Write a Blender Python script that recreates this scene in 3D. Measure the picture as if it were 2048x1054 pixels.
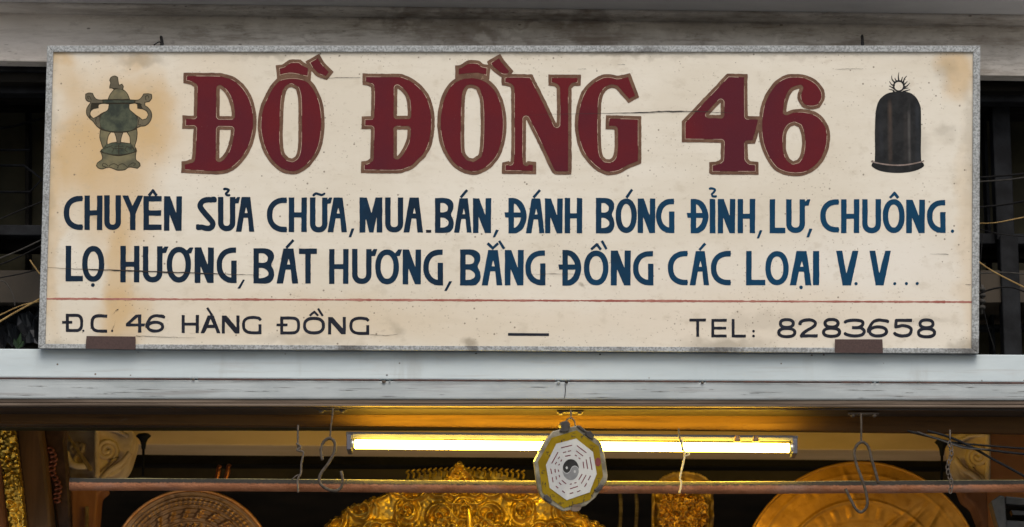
import bpy, bmesh, math, random
import numpy as np
from mathutils import Vector, Matrix
from mathutils.geometry import tessellate_polygon
random.seed(7); rng = np.random.default_rng(7)
R = math.radians
scene = bpy.context.scene
for o in list(bpy.data.objects): bpy.data.objects.remove(o)

# ------------------------------------------------------------------ camera, sky, sun, exposure
F = 5700.0; PITCH = R(15.0); CAM = Vector((0, 0, 1.6))
cam_d = bpy.data.cameras.new('camera'); cam = bpy.data.objects.new('camera', cam_d)
scene.collection.objects.link(cam); scene.camera = cam
cam.location = CAM; cam.rotation_euler = (R(90) + PITCH, 0, 0)
cam_d.sensor_width = 36; cam_d.lens = F / 2048 * 36; cam_d.clip_start = .1; cam_d.clip_end = 3000
cam_d.dof.use_dof = True; cam_d.dof.focus_distance = 8.2; cam_d.dof.aperture_fstop = 5.0
world = bpy.data.worlds.new('World'); scene.world = world; world.use_nodes = True
wn = world.node_tree.nodes; wl = world.node_tree.links
bg = wn['Background']; sky = wn.new('ShaderNodeTexSky'); sky.sky_type = 'NISHITA'; sky.sun_disc = False
SUN_EL, SUN_AZ = R(48), R(172)      # azimuth measured clockwise from +Y: the sun is behind the camera
sky.sun_elevation = SUN_EL; sky.sun_rotation = SUN_AZ; sky.dust_density = 4.0; sky.air_density = 1.0
wl.new(sky.outputs[0], bg.inputs[0]); bg.inputs[1].default_value = .15
sun_d = bpy.data.lights.new('sun', 'SUN'); sun = bpy.data.objects.new('sun', sun_d); scene.collection.objects.link(sun)
sun_d.energy = 1.5; sun_d.angle = R(40); sun_d.color = (1, .95, .87)
sdir = Vector((math.sin(SUN_AZ)*math.cos(SUN_EL), math.cos(SUN_AZ)*math.cos(SUN_EL), math.sin(SUN_EL)))
sun.rotation_euler = sdir.to_track_quat('Z', 'Y').to_euler(); sun.location = (0, -3, 12)
scene.view_settings.view_transform = 'Standard'; scene.view_settings.look = 'None'
scene.view_settings.gamma = 1; scene.view_settings.exposure = 0.05; scene.view_settings.use_curve_mapping = False
scene.render.resolution_x = 1024; scene.render.resolution_y = 527

# ------------------------------------------------------------------ placing
cp, sp = math.cos(PITCH), math.sin(PITCH)
FW, UP = Vector((0, cp, sp)), Vector((0, -sp, cp))
def ray(px, py): return FW + Vector((1,0,0))*((px-1024)/F) + UP*((527-py)/F)
def P(px, py, Y):
    d = ray(px, py); return CAM + d*(Y/d.y)
LEAN = R(9); SN = Vector((0, -math.cos(LEAN), -math.sin(LEAN)))
B0 = P(1024, 702, 7.975)
def S(px, py, lift=0.0):
    d = ray(px, py); t = (B0-CAM).dot(SN)/d.dot(SN)
    return CAM + d*t + SN*lift
C = scene.collection; ROOT = {}
def thing(name, label, cat, loc, group=None):
    o = bpy.data.objects.new(name, None); C.objects.link(o); o.location = loc; o.empty_display_size = .1
    o['label'] = label; o['category'] = cat
    if group: o['group'] = group
    ROOT[o] = Vector(loc); return o
def mesh(name, V, Fc, mat, parent=None, smooth=False, base=None):
    base = ROOT[parent] if parent is not None else (Vector(base) if base is not None else Vector(V[0]))
    m = bpy.data.meshes.new(name); m.from_pydata([tuple(Vector(v)-base) for v in V], [], Fc)
    bm = bmesh.new(); bm.from_mesh(m); bmesh.ops.recalc_face_normals(bm, faces=bm.faces); bm.to_mesh(m); bm.free()
    m.materials.append(mat)
    if smooth: m.polygons.foreach_set('use_smooth', [True]*len(m.polygons))
    o = bpy.data.objects.new(name, m); C.objects.link(o)
    if parent is not None: o.parent = parent
    else: o.location = base
    ROOT[o] = base
    return o
def tag(o, label, cat, group=None):
    o['label'] = label; o['category'] = cat
    if group: o['group'] = group
    return o
def struct(o): o['kind'] = 'structure'; return o
def bevel(o, w, seg=2):
    bm = bmesh.new(); bm.from_mesh(o.data)
    es = [e for e in bm.edges if len(e.link_faces) == 2 and e.calc_face_angle(0) > .5]
    bmesh.ops.bevel(bm, geom=es, offset=w, segments=seg, affect='EDGES', profile=.5)
    bm.to_mesh(o.data); bm.free(); return o
BOXF = [(0,1,3,2),(4,6,7,5),(0,4,5,1),(2,3,7,6),(0,2,6,4),(1,5,7,3)]
def box(name, x0, x1, y0, y1, z0, z1, mat, parent=None, bev=0):
    V = [(x,y,z) for x in (x0,x1) for y in (y0,y1) for z in (z0,z1)]
    o = mesh(name, V, BOXF, mat, parent)
    if bev: bevel(o, bev)
    return o
def prism(name, pts, Y, depth, mat, parent=None, bev=0, drop=0.0):
    """outline seen in the photo, at its real distance Y, going depth metres back"""
    A = [P(x, y, Y) for x, y in pts]; Bk = [a + Vector((0, depth, drop)) for a in A]; n = len(A)
    o = mesh(name, A+Bk, [tuple(range(n)), tuple(range(2*n-1, n-1, -1))]+[(i, (i+1)%n, n+(i+1)%n, n+i) for i in range(n)], mat, parent)
    if bev: bevel(o, bev)
    return o
def tube_w(name, pts, r, mat, parent=None, seg=8, wob=0.0, smooth_path=True):
    pts = [Vector(p) for p in pts]
    if smooth_path and len(pts) > 2:
        q = []
        for i in range(len(pts)-1):
            p0, p1, p2, p3 = pts[max(i-1,0)], pts[i], pts[i+1], pts[min(i+2, len(pts)-1)]
            for k in range(6):
                t = k/6
                q.append(.5*((2*p1)+(p2-p0)*t+(2*p0-5*p1+4*p2-p3)*t*t+(3*p1-p0-3*p2+p3)*t**3))
        q.append(pts[-1]); pts = q
    V = []; Fc = []; n = len(pts); up = Vector((0.1,1,.2)).normalized()
    for i, p in enumerate(pts):
        d = (pts[min(i+1,n-1)]-pts[max(i-1,0)]).normalized()
        a = d.cross(up)
        if a.length < .05: a = d.cross(Vector((1,0,0)))
        a.normalize(); b = d.cross(a); rr = (r[i*(len(r)-1)//max(n-1,1)] if isinstance(r,(list,tuple)) else r)
        for k in range(seg):
            w = 1+wob*random.uniform(-1,1)
            V.append(p+(a*math.cos(2*math.pi*k/seg)+b*math.sin(2*math.pi*k/seg))*rr*w)
    for i in range(n-1):
        for k in range(seg):
            Fc.append((i*seg+k, i*seg+(k+1)%seg, (i+1)*seg+(k+1)%seg, (i+1)*seg+k))
    Fc += [tuple(range(seg)), tuple(range((n-1)*seg, n*seg))]
    return mesh(name, V, Fc, mat, parent, smooth=True, base=pts[0])
def tube(name, pp, Y, rpx, mat, parent=None, **k):
    return tube_w(name, [P(p[0], p[1], p[2] if len(p) > 2 else Y) for p in pp],
                  rpx*Y/F/cp if not isinstance(rpx, (list,tuple)) else [q*Y/F/cp for q in rpx], mat, parent, **k)

# ------------------------------------------------------------------ materials
class NT:
    def __init__(s, name, rough=.6, metal=0.0, spec=.4):
        s.m = bpy.data.materials.new(name); s.m.use_nodes = True; s.t = s.m.node_tree; s.n = s.t.nodes
        s.b = s.n['Principled BSDF']; s.b.inputs['Roughness'].default_value = rough
        s.b.inputs['Metallic'].default_value = metal; s.b.inputs['Specular IOR Level'].default_value = spec
        s.pos = s.n.new('ShaderNodeNewGeometry').outputs['Position']
    def L(s, a, b): s.t.links.new(a, b)
    def _in(s, sock, v):
        if hasattr(v, 'links') or hasattr(v, 'is_linked'): s.L(v, sock)
        else: sock.default_value = v
    def math(s, op, a, b=0.0, c=None):
        n = s.n.new('ShaderNodeMath'); n.operation = op; s._in(n.inputs[0], a); s._in(n.inputs[1], b)
        if c is not None: s._in(n.inputs[2], c)
        return n.outputs[0]
    def vmath(s, op, a, b):
        n = s.n.new('ShaderNodeVectorMath'); n.operation = op; s._in(n.inputs[0], a); s._in(n.inputs[1], b)
        return n.outputs['Value'] if op in ('LENGTH',) else n.outputs[0]
    def noise(s, scale, stretch=(1,1,1), detail=4, rough=.6, vec=None, off=0, dist=0):
        v = s.vmath('MULTIPLY', vec or s.pos, stretch)
        if off: v = s.vmath('ADD', v, (off, off*.7, off*1.3))
        n = s.n.new('ShaderNodeTexNoise'); n.inputs['Scale'].default_value = scale; n.inputs['Detail'].default_value = detail
        n.inputs['Roughness'].default_value = rough; n.inputs['Distortion'].default_value = dist; s.L(v, n.inputs['Vector']); return n.outputs['Fac']
    def vor(s, scale, stretch=(1,1,1), off=0):
        v = s.vmath('MULTIPLY', s.pos, stretch); v = s.vmath('ADD', v, (off,off,off))
        n = s.n.new('ShaderNodeTexVoronoi'); n.inputs['Scale'].default_value = scale; s.L(v, n.inputs['Vector']); return n.outputs['Distance']
    def rng(s, v, a, b, lo=0.0, hi=1.0, kind='SMOOTHSTEP'):
        n = s.n.new('ShaderNodeMapRange'); n.interpolation_type = kind; n.clamp = True if kind=='LINEAR' else n.clamp
        s._in(n.inputs['Value'], v)
        for k, q in (('From Min',a),('From Max',b),('To Min',lo),('To Max',hi)): n.inputs[k].default_value = q
        return n.outputs['Result']
    def mix(s, f, a, b, op='MIX'):
        n = s.n.new('ShaderNodeMix'); n.data_type = 'RGBA'; n.blend_type = op
        s._in(n.inputs['Factor'], f)
        for sock, v in ((n.inputs['A'], a), (n.inputs['B'], b)):
            if isinstance(v, tuple): sock.default_value = (*v[:3], 1)
            else: s.L(v, sock)
        return n.outputs['Result']
    def blob(s, px, py, Y, rx, ry, soft=.3, warp=.03, wscale=9):
        """irregular stain at a place on the surface; radii in photo pixels"""
        c = P(px, py, Y) if Y else S(px, py); k = (Y or 7.95)/F/cp
        if not hasattr(s, 'wv'): s.wv = {}
        key = (warp, wscale)
        if key not in s.wv:
            n = s.n.new('ShaderNodeTexNoise'); n.inputs['Scale'].default_value = wscale; n.inputs['Detail'].default_value = 5; s.L(s.pos, n.inputs['Vector'])
            v = s.vmath('SUBTRACT', n.outputs['Color'], (.5,.5,.5)); v = s.vmath('MULTIPLY', v, (warp*4,)*3)
            s.wv[key] = s.vmath('ADD', s.pos, v)
        v = s.vmath('SUBTRACT', s.wv[key], tuple(c)); v = s.vmath('MULTIPLY', v, (1/(rx*k), 0, 1/(ry*k)))
        n = s.n.new('ShaderNodeVectorMath'); n.operation = 'LENGTH'; s.L(v, n.inputs[0])
        return s.rng(n.outputs['Value'], 1-soft, 1+soft, 1, 0)
    def col(s, c):
        if isinstance(c, tuple): s.b.inputs['Base Color'].default_value = (*c[:3], 1)
        else: s.L(c, s.b.inputs['Base Color'])
    def bump(s, h, strength=.3, dist=.002):
        n = s.n.new('ShaderNodeBump'); n.inputs['Strength'].default_value = strength; n.inputs['Distance'].default_value = dist
        s.L(h, n.inputs['Height']); s.L(n.outputs[0], s.b.inputs['Normal'])
def simple(name, c1, c2, scale=20, stretch=(1,1,1), rough=.6, metal=0, bump=.3, bd=.002, lo=.35, hi=.65, spec=.4, off=0):
    m = NT(name, rough, metal, spec); f = m.rng(m.noise(scale, stretch, 6, off=off), lo, hi)
    m.col(m.mix(f, c1, c2))
    if bump: m.bump(m.noise(scale*3, stretch, 5, off=off+3), bump, bd)
    return m.m

# sign board: cream paint, yellowed, rust blooms, specks
m = NT('cream_paint', .55, spec=.3)
c = m.mix(m.rng(m.noise(2.2, (1,1,1.6), 5), .35, .65), (.62,.575,.475), (.68,.645,.555))
c = m.mix(m.rng(m.noise(7, (.35,1,2.2), 6, off=4), .45, .75, 0, .5), c, (.58,.53,.425))
c = m.mix(m.rng(m.noise(60, (.3,1,1), 4, off=9), .5, .8, 0, .35), c, (.54,.49,.395))
# paler right part
c = m.mix(m.math('MULTIPLY', m.blob(1560, 600, 0, 520, 110, .6), .55), c, (.68,.64,.56))
c = m.mix(m.math('MULTIPLY', m.blob(1750, 520, 0, 200, 60, .6), .5), c, (.70,.68,.62))
RUST = (.52,.335,.125)
for (x,y,rx,ry,a) in [(240,250,105,115,.62),(160,310,50,80,.55),(300,235,45,75,.55),(235,420,75,95,.5),(235,560,26,120,.55),(250,640,48,60,.45),
                      (130,160,40,45,.4),(1915,150,30,50,.6),(120,115,30,14,.5),(265,120,26,14,.35),(100,500,18,160,.4),(1935,500,22,200,.25),(1500,640,300,60,.12),
                      (420,215,90,120,.16),(120,350,30,90,.4),(560,640,260,50,.15),(900,640,300,45,.12)]:
    c = m.mix(m.math('MULTIPLY', m.blob(x,y,0,rx,ry,.55), a), c, RUST)
DIRT = (.20,.17,.12)
top = m.rng(m.math('ADD', m.noise(9,(1,1,.4),4,off=20), m.math('MULTIPLY', m.vmath('DOT_PRODUCT', m.pos, (0,0,1)) if False else 0.0, 0.0)), .5,.75,0,.0)
for (x,y,rx,ry,a) in [(280,122,40,10,.4),(540,112,60,8,.35),(1240,108,50,8,.3),(1830,300,22,40,.25),(1890,262,22,16,.3),(1940,290,14,120,.25),(100,300,12,200,.25),
                      (1450,690,70,16,.5),(1930,690,25,14,.5),(1160,573,7,7,.6),(195,435,11,10,.35),(790,660,14,14,.35),(115,690,30,12,.4),(1890,140,24,24,.3),
                      (1530,640,130,14,.2),(1840,645,60,8,.25),(940,690,14,10,.6),(600,680,80,10,.25),(1300,108,500,6,.2)]:
    c = m.mix(m.math('MULTIPLY', m.blob(x,y,0,rx,ry,.7,.02,20), a), c, DIRT)
sp1 = m.rng(m.vor(26), .05, .09, 1, 0); sp1 = m.math('MULTIPLY', sp1, m.rng(m.noise(5,off=30), .38,.48))
c = m.mix(m.rng(m.noise(22,(.8,1,1),7,off=40), .56, .72, 0, .28), c, (.42,.36,.26)); c = m.mix(m.rng(m.noise(130,(.5,1,1),4,off=44), .6, .75, 0, .4), c, (.36,.30,.22))
sp2 = m.rng(m.vor(85, off=7), .09, .20, 1, 0); sp2 = m.math('MULTIPLY', sp2, m.rng(m.noise(7,off=50), .46,.58))
c = m.mix(m.math('MULTIPLY', sp1, .75), c, (.13,.10,.07)); c = m.mix(m.math('MULTIPLY', sp2, .55), c, (.20,.15,.10))
m.col(c); m.bump(m.noise(120,(.4,1,1),4), .25, .0006); M_CREAM = m.m

def paint(name, c1, c2, wear=.25, sc=14):
    m = NT(name, .6, spec=.12); c = m.mix(m.rng(m.noise(sc, detail=6), .35, .68), c1, c2)
    c = m.mix(m.math('MULTIPLY', m.rng(m.noise(260, (1,1,.6), 3, off=4), .66, .8), wear), c, (.30,.26,.2))
    c = m.mix(m.math('MULTIPLY', m.rng(m.noise(420, detail=2, off=14), .4, .7), .22), c, tuple(q*.5 for q in c1))
    m.col(c); m.bump(m.noise(300), .3, .0004); return m.m
def faded_blue():
    m = NT('navy_blue_paint', .6, spec=.12); sp_ = m.n.new('ShaderNodeSeparateXYZ'); m.L(m.pos, sp_.inputs[0])
    f = m.math('ADD', m.rng(sp_.outputs['X'], -1.0, .9, 0, .75, 'LINEAR'), m.math('MULTIPLY', m.math('SUBTRACT', m.noise(6), .5), 1.1))
    c = m.mix(m.rng(f, .0, .8), (.005,.017,.036), (.002,.042,.098))
    c = m.mix(m.math('MULTIPLY', m.rng(m.noise(90, (.5,1,2), 5, off=4), .64, .76), .25), c, (.10,.13,.17)); m.col(c); m.bump(m.noise(200,(.4,1,2)), .3, .0004); return m.m
M_BLUE = faded_blue()
M_BLACK = paint('black_blue_paint', (.012,.014,.022), (.018,.022,.034), .35)
M_RED = paint('dark_red_paint', (.120,.010,.014), (.080,.011,.020), .15, 2.2)
m = NT('bronze_brown_paint', .55, spec=.2)
c = m.mix(m.rng(m.noise(30), .35,.65), (.105,.052,.032), (.15,.085,.052))
c = m.mix(m.rng(m.noise(170,(1,1,1),5,off=2,dist=1.5), .60,.72,0,.6), c, (.42,.30,.20)); m.col(c); m.bump(m.noise(250), .4,.0006); M_BRONZE = m.m
M_HAIR = simple('pale_scored_paint', (.36,.26,.19), (.5,.38,.28), 90, rough=.5, bump=0)
M_RULE = paint('faded_red_brown_paint', (.30,.10,.08), (.40,.20,.16), .4, 10)
M_CRACK = simple('crack_dark', (.008,.006,.006), (.02,.014,.012), 60, bump=0)
# galvanised frame
m = NT('speckled_grey_metal', .5, .0, .35)
c = m.mix(m.rng(m.noise(170,(1,1,1),3), .38,.62), (.19,.20,.20), (.38,.405,.41))
c = m.mix(m.rng(m.noise(6, (1,1,3), 5, off=6), .5,.72,0,.5), c, (.13,.13,.125))
for (x,y,rx,ry) in [(700,696,25,12),(945,700,12,14),(1440,700,50,12),(1930,695,30,14),(1250,108,60,6)]:
    c = m.mix(m.math('MULTIPLY', m.blob(x,y,0,rx,ry,.7,.02,20), .7), c, (.05,.045,.04))
m.col(c); m.bump(m.noise(170,detail=3), .6,.0012); M_FRAME = m.m
# ledge paint
m = NT('white_ledge_paint', .5, spec=.35)
c = m.mix(m.rng(m.noise(3,(.6,1,2.5),5), .35,.65), (.385,.45,.472), (.445,.512,.532))
c = m.mix(m.rng(m.noise(14,(.5,1,2),6,off=5), .52,.75,0,.4), c, (.36,.37,.37))
c = m.mix(m.rng(m.noise(55,(.06,1,1.5),5,off=8), .55,.7,0,.35), c, (.30,.30,.29))
sp1 = m.math('MULTIPLY', m.rng(m.vor(20), .035,.075,1,0), m.rng(m.noise(4,off=2), .42,.55))
dr = m.math('MULTIPLY', m.rng(m.noise(16,(1,1,.12),5,off=21), .54,.72), m.rng(m.noise(3,off=9), .42,.6)); c = m.mix(m.math('MULTIPLY', dr, .4), c, (.27,.27,.255))
c = m.mix(sp1, c, (.12,.09,.07)); m.col(c); m.bump(m.noise(50,(.3,1,1),6), .3,.0016); M_LEDGE = m.m
m = NT('grimy_ledge_paint', .5, spec=.35)
c = m.mix(m.rng(m.noise(8,(.5,1,1.5),6), .35,.65), (.262,.295,.303), (.33,.366,.375))
c = m.mix(m.rng(m.noise(45,(.07,1,1.6),7,off=5), .52,.70,0,.6), c, (.17,.165,.16))
m.col(c); m.bump(m.noise(60,(.06,1,2),6), .5,.002); M_LEDGE2 = m.m
M_TRIM = simple('dirty_brown_trim', (.07,.052,.038), (.16,.125,.095), 40, (.05,1,2), rough=.6, bump=.4, spec=.12)
M_TRIMD = simple('dark_brown_trim', (.010,.007,.006), (.03,.022,.018), 40, (.05,1,2), rough=.5, bump=.3)
# upper beam
m = NT('weathered_limewash', .75, spec=.2)
c = m.mix(m.rng(m.noise(4,(.6,1,2),6), .35,.68), (.52,.485,.435), (.66,.625,.57))
c = m.mix(m.rng(m.noise(18,(.3,1,2),8,rough=.7,off=5), .45,.68,0,.75), c, (.27,.235,.195)); c = m.mix(m.rng(m.noise(70,(.4,1,1),6,rough=.75,off=15), .52,.68,0,.5), c, (.22,.19,.16))
for (x,y,rx,ry,a) in [(800,42,55,14,.7),(900,52,60,22,.65),(965,62,35,26,.8),(1060,45,45,10,.6),(1150,52,60,20,.7),(1210,72,70,22,.7),(1000,78,150,12,.45),(480,60,30,14,.3),(590,70,60,16,.3),
                      (1380,50,60,22,.35),(1560,60,150,14,.3),(1970,60,60,26,.45),(2020,90,60,26,.3),(1640,85,200,10,.3),(40,60,30,30,.15)]:
    c = m.mix(m.math('MULTIPLY', m.blob(x,y,8.15,rx,ry,.8,.05,22), a*.62), c, (.13,.09,.06))
c = m.mix(m.math('MULTIPLY', m.blob(60,70,8.15,170,60,.7), .6), c, (.62,.58,.54))
sp1 = m.math('MULTIPLY', m.rng(m.vor(30,(.5,1,1)), .05,.11,1,0), m.rng(m.noise(6,off=2), .42,.55)); c = m.mix(m.math('MULTIPLY', sp1, .7), c, (.07,.055,.045))
sp1 = m.math('MULTIPLY', m.rng(m.vor(75,(.25,1,1.5),off=3), .08,.2,1,0), m.rng(m.noise(9,off=12), .45,.6)); c = m.mix(m.math('MULTIPLY', sp1, .55), c, (.12,.10,.08))
m.col(c); m.bump(m.noise(40,(.35,1,1),7), .6,.004); M_BEAM = m.m
M_SOFF = simple('grey_soffit_paint', (.55,.54,.535), (.62,.61,.60), 5, (.5,1,1), rough=.8, bump=.2)
# dark lintel wood
m = NT('dark_lintel_wood', .65, spec=.06)
c = m.mix(m.rng(m.noise(12,(.12,1,1),6), .35,.7), (.060,.031,.012), (.095,.051,.019))
c = m.mix(m.rng(m.noise(60,(.06,1,1),5,off=3), .5,.72,0,.6), c, (.018,.010,.008))
c = m.mix(m.rng(m.noise(26,(.25,1,1),5,off=9), .66,.74,0,.5), c, (.09,.075,.06)); m.col(c); m.bump(m.noise(50,(.08,1,1),6), .5,.003); M_LINTEL = m.m
M_TAB = simple('brown_bracket_paint', (.045,.025,.022), (.064,.036,.032), 200, rough=.6, bump=.4, bd=.0008)
M_IRON = simple('rusty_iron', (.045,.035,.027), (.09,.072,.056), 70, rough=.7, bump=.5)
M_IRONL = simple('dusty_hook_iron', (.042,.034,.027), (.080,.066,.052), 90, rough=.8, bump=.5, spec=.1)
M_DARK = simple('dark_painted_timber', (.005,.0045,.004), (.013,.012,.010), 14, (.3,1,1), rough=.8, spec=.08, bump=.4)
M_DARKG = simple('black_window_frame', (.006,.0065,.0078), (.014,.0155,.018), 14, rough=.7, spec=.12, bump=.4)
M_OLIVE = simple('grimy_glass_panel', (.020,.0185,.010), (.034,.031,.016), 5, rough=.6, spec=.1, bump=.1)
M_CABLE = simple('black_cable', (.006,.006,.007), (.012,.012,.012), 40, rough=.7, bump=0, spec=.1)
M_CABLEG = simple('grey_cable', (.035,.033,.030), (.06,.057,.052), 40, rough=.7, bump=0, spec=.1)
M_STRAW = simple('dry_straw', (.20,.12,.035), (.30,.20,.07), 60, rough=.7, bump=0)
M_LEAF = simple('green_leaf', (.012,.032,.010), (.022,.05,.016), 60, rough=.5, bump=0)
M_WHITEM = simple('white_enamel_metal', (.62,.60,.55), (.72,.70,.66), 12, rough=.35, bump=.1)
M_CAP = simple('cream_plaster', (.62,.44,.25), (.80,.61,.38), 16, rough=.75, bump=.6, bd=.003)
M_CAPL = simple('cream_beam_paint', (.60,.43,.24), (.72,.53,.32), 6, (.3,1,1), rough=.8, bump=.3)
M_ORWOOD = simple('orange_wood', (.34,.13,.045), (.46,.19,.07), 20, (1,1,.2), rough=.55, bump=.4)
M_BRWOOD = simple('brown_wood', (.10,.055,.025), (.19,.10,.045), 16, (1,1,.12), rough=.5, bump=.5)
M_DKWOOD = simple('dark_carved_wood', (.055,.028,.014), (.10,.05,.026), 30, rough=.45, bump=.5)
M_PINK = simple('copper_relief', (.30,.10,.06), (.42,.16,.10), 40, rough=.35, metal=.7, bump=.5)
M_ORWALL = simple('orange_wall_paint', (.66,.25,.07), (.76,.31,.09), 5, rough=.8, bump=.3)
def gold(name, c1, c2, dk, rough, bsc=60, metal=.9, bs=.5):
    m = NT(name, rough, metal, .5); c = m.mix(m.rng(m.noise(20), .35,.65), c1, c2)
    c = m.mix(m.rng(m.noise(45,detail=7,off=5), .52,.7,0,.75), c, dk); m.col(c); m.bump(m.noise(bsc,detail=6), bs,.003)
    m.L(m.rng(m.noise(30,off=8), .3,.7, rough-.1, rough+.2), m.b.inputs['Roughness']); return m.m
M_GOLD = gold('gilded_brass', (.40,.26,.05), (.56,.39,.09), (.05,.028,.007), .40, bs=.08)
M_GOLDS = gold('embossed_gold_sheet', (.80,.50,.07), (.88,.60,.12), (.30,.16,.02), .3)
M_DISC = gold('old_bronze_disc', (.34,.26,.15), (.44,.35,.21), (.16,.11,.06), .5, metal=.25)
M_DRUM = gold('drum_bronze', (.30,.17,.08), (.40,.24,.12), (.10,.055,.03), .45)
M_RIM = gold('drum_rim_copper', (.62,.28,.09), (.70,.34,.12), (.4,.17,.05), .4)
M_PLATE = gold('matt_gold_plate', (.38,.175,.015), (.44,.21,.022), (.30,.13,.012), .5, 30, .55)
# pipe: terracotta coloured paint, dark dust above, tube-lit top line painted pale yellow
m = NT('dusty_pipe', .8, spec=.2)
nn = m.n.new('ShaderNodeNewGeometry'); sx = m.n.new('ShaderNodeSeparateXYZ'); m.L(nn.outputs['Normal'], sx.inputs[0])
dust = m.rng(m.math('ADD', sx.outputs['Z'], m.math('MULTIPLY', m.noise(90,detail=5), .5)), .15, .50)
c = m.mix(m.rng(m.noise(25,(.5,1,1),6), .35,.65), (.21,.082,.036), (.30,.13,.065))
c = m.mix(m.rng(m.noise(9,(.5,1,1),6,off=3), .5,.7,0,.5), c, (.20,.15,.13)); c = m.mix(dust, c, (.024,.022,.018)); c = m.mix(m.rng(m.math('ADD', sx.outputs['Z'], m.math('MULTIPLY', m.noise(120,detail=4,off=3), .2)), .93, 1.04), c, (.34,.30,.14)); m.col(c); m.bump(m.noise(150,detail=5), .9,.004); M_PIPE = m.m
m = NT('lit_fluorescent_tube', .3); m.col((.9,.9,.9)); m.b.inputs['Emission Color'].default_value = (1.0, .64, .045, 1); m.b.inputs['Emission Strength'].default_value = 84; M_TUBE = m.m
M_ENDCAP = simple('tube_end_metal', (.4,.38,.33), (.5,.48,.42), 30, rough=.35, metal=.8, bump=0)

# ------------------------------------------------------------------ 2D outlines -> solid shapes
def smooth(pts, closed=True, corner=38, k=5):
    """Catmull-Rom through the points, leaving sharp corners sharp"""
    n = len(pts); out = []; pts = [np.array(p, float) for p in pts]; crn = []
    for i in range(n):
        a = pts[i]-pts[i-1]; b = pts[(i+1)%n]-pts[i]
        ang = abs(math.degrees(math.atan2(a[0]*b[1]-a[1]*b[0], a@b))); crn.append(ang > corner)
    for i in range(n if closed else n-1):
        p1, p2 = pts[i], pts[(i+1)%n]
        if (crn[i] and crn[(i+1)%n]): out.append(tuple(p1)); continue
        p0 = pts[i-1] if not crn[i] else p1; p3 = pts[(i+2)%n] if not crn[(i+1)%n] else p2
        for j in range(k):
            t = j/k; out.append(tuple(.5*((2*p1)+(p2-p0)*t+(2*p0-5*p1+4*p2-p3)*t*t+(3*p1-p0-3*p2+p3)*t**3)))
    return out
def sd_poly(X, Y, loops):
    d = np.full(X.shape, 1e9); ins = np.zeros(X.shape, bool)
    for lp in loops:
        n = len(lp)
        for i in range(n):
            ax, ay = lp[i]; bx, by = lp[(i+1)%n]; ex, ey = bx-ax, by-ay; L = ex*ex+ey*ey
            if L < 1e-9: continue
            t = np.clip(((X-ax)*ex+(Y-ay)*ey)/L, 0, 1); d = np.minimum(d, (X-ax-t*ex)**2+(Y-ay-t*ey)**2)
            c = (ay > Y) != (by > Y)
            if ey != 0: ins ^= c & (X < ex*(Y-ay)/ey+ax)
    d = np.sqrt(d); return np.where(ins, -d, d)
def sd_box(X, Y, a, b, hw):      # butt-ended stroke
    ax, ay = a; bx, by = b; ex, ey = bx-ax, by-ay; L = math.hypot(ex, ey) or 1e-6; ux, uy = ex/L, ey/L
    u = (X-ax)*ux+(Y-ay)*uy; v = -(X-ax)*uy+(Y-ay)*ux
    du = np.maximum(-u, u-L); dv = np.abs(v)-hw
    return np.maximum(du, dv)
def sd_path(X, Y, pts, t, closed=False):
    pts = [p for i, p in enumerate(pts) if i == 0 or math.hypot(p[0]-pts[i-1][0], p[1]-pts[i-1][1]) > .02]
    hw = t/2; d = np.full(X.shape, 1e9); n = len(pts)
    for i in range(n if closed else n-1): d = np.minimum(d, sd_box(X, Y, pts[i], pts[(i+1)%n], hw))
    for i in (range(n) if closed else range(1, n-1)): d = np.minimum(d, np.hypot(X-pts[i][0], Y-pts[i][1])-hw)
    return d
def arc(cx, cy, a, b, t0, t1, n=18, e=1.0):
    out = []
    for i in range(n+1):
        t = R(t0+(t1-t0)*i/n); c, s = math.cos(t), math.sin(t)
        out.append((cx+a*math.copysign(abs(c)**e, c), cy+b*math.copysign(abs(s)**e, s)))
    return out
_g = rng.standard_normal((64, 64))
def wob(X, Y, s):
    x = X/s % 63; y = Y/s % 63; i = x.astype(int); j = y.astype(int); fx = x-i; fy = y-j; fx = fx*fx*(3-2*fx); fy = fy*fy*(3-2*fy)
    return (_g[i,j]*(1-fx)+_g[i+1,j]*fx)*(1-fy)+(_g[i,j+1]*(1-fx)+_g[i+1,j+1]*fx)*fy
def contours(D, xs, ys):
    ins = D < 0; ny, nx = D.shape
    idx = ins[:-1,:-1]*1+ins[:-1,1:]*2+ins[1:,1:]*4+ins[1:,:-1]*8
    nxt = {}
    def pt(e):
        k, j, i = e
        if k == 0: t = D[j,i]/(D[j,i]-D[j,i+1]); return (xs[i]+t*(xs[i+1]-xs[i]), ys[j])
        t = D[j,i]/(D[j,i]-D[j+1,i]); return (xs[i], ys[j]+t*(ys[j+1]-ys[j]))
    tab = {1:[(3,0)],2:[(0,1)],3:[(3,1)],4:[(1,2)],5:[(3,0),(1,2)],6:[(0,2)],7:[(3,2)],8:[(2,3)],9:[(2,0)],10:[(0,1),(2,3)],11:[(2,1)],12:[(1,3)],13:[(1,0)],14:[(0,3)]}
    for j, i in zip(*np.nonzero((idx > 0) & (idx < 15))):
        ed = [(0,j,i),(1,j,i+1),(0,j+1,i),(1,j,i)]
        for a, b in tab[int(idx[j,i])]: nxt[ed[a]] = ed[b]
    loops = []
    while nxt:
        s, e = nxt.popitem(); lp = [s]
        while e != s and e in nxt: lp.append(e); e = nxt.pop(e)
        loops.append([pt(q) for q in lp])
    return loops
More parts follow.
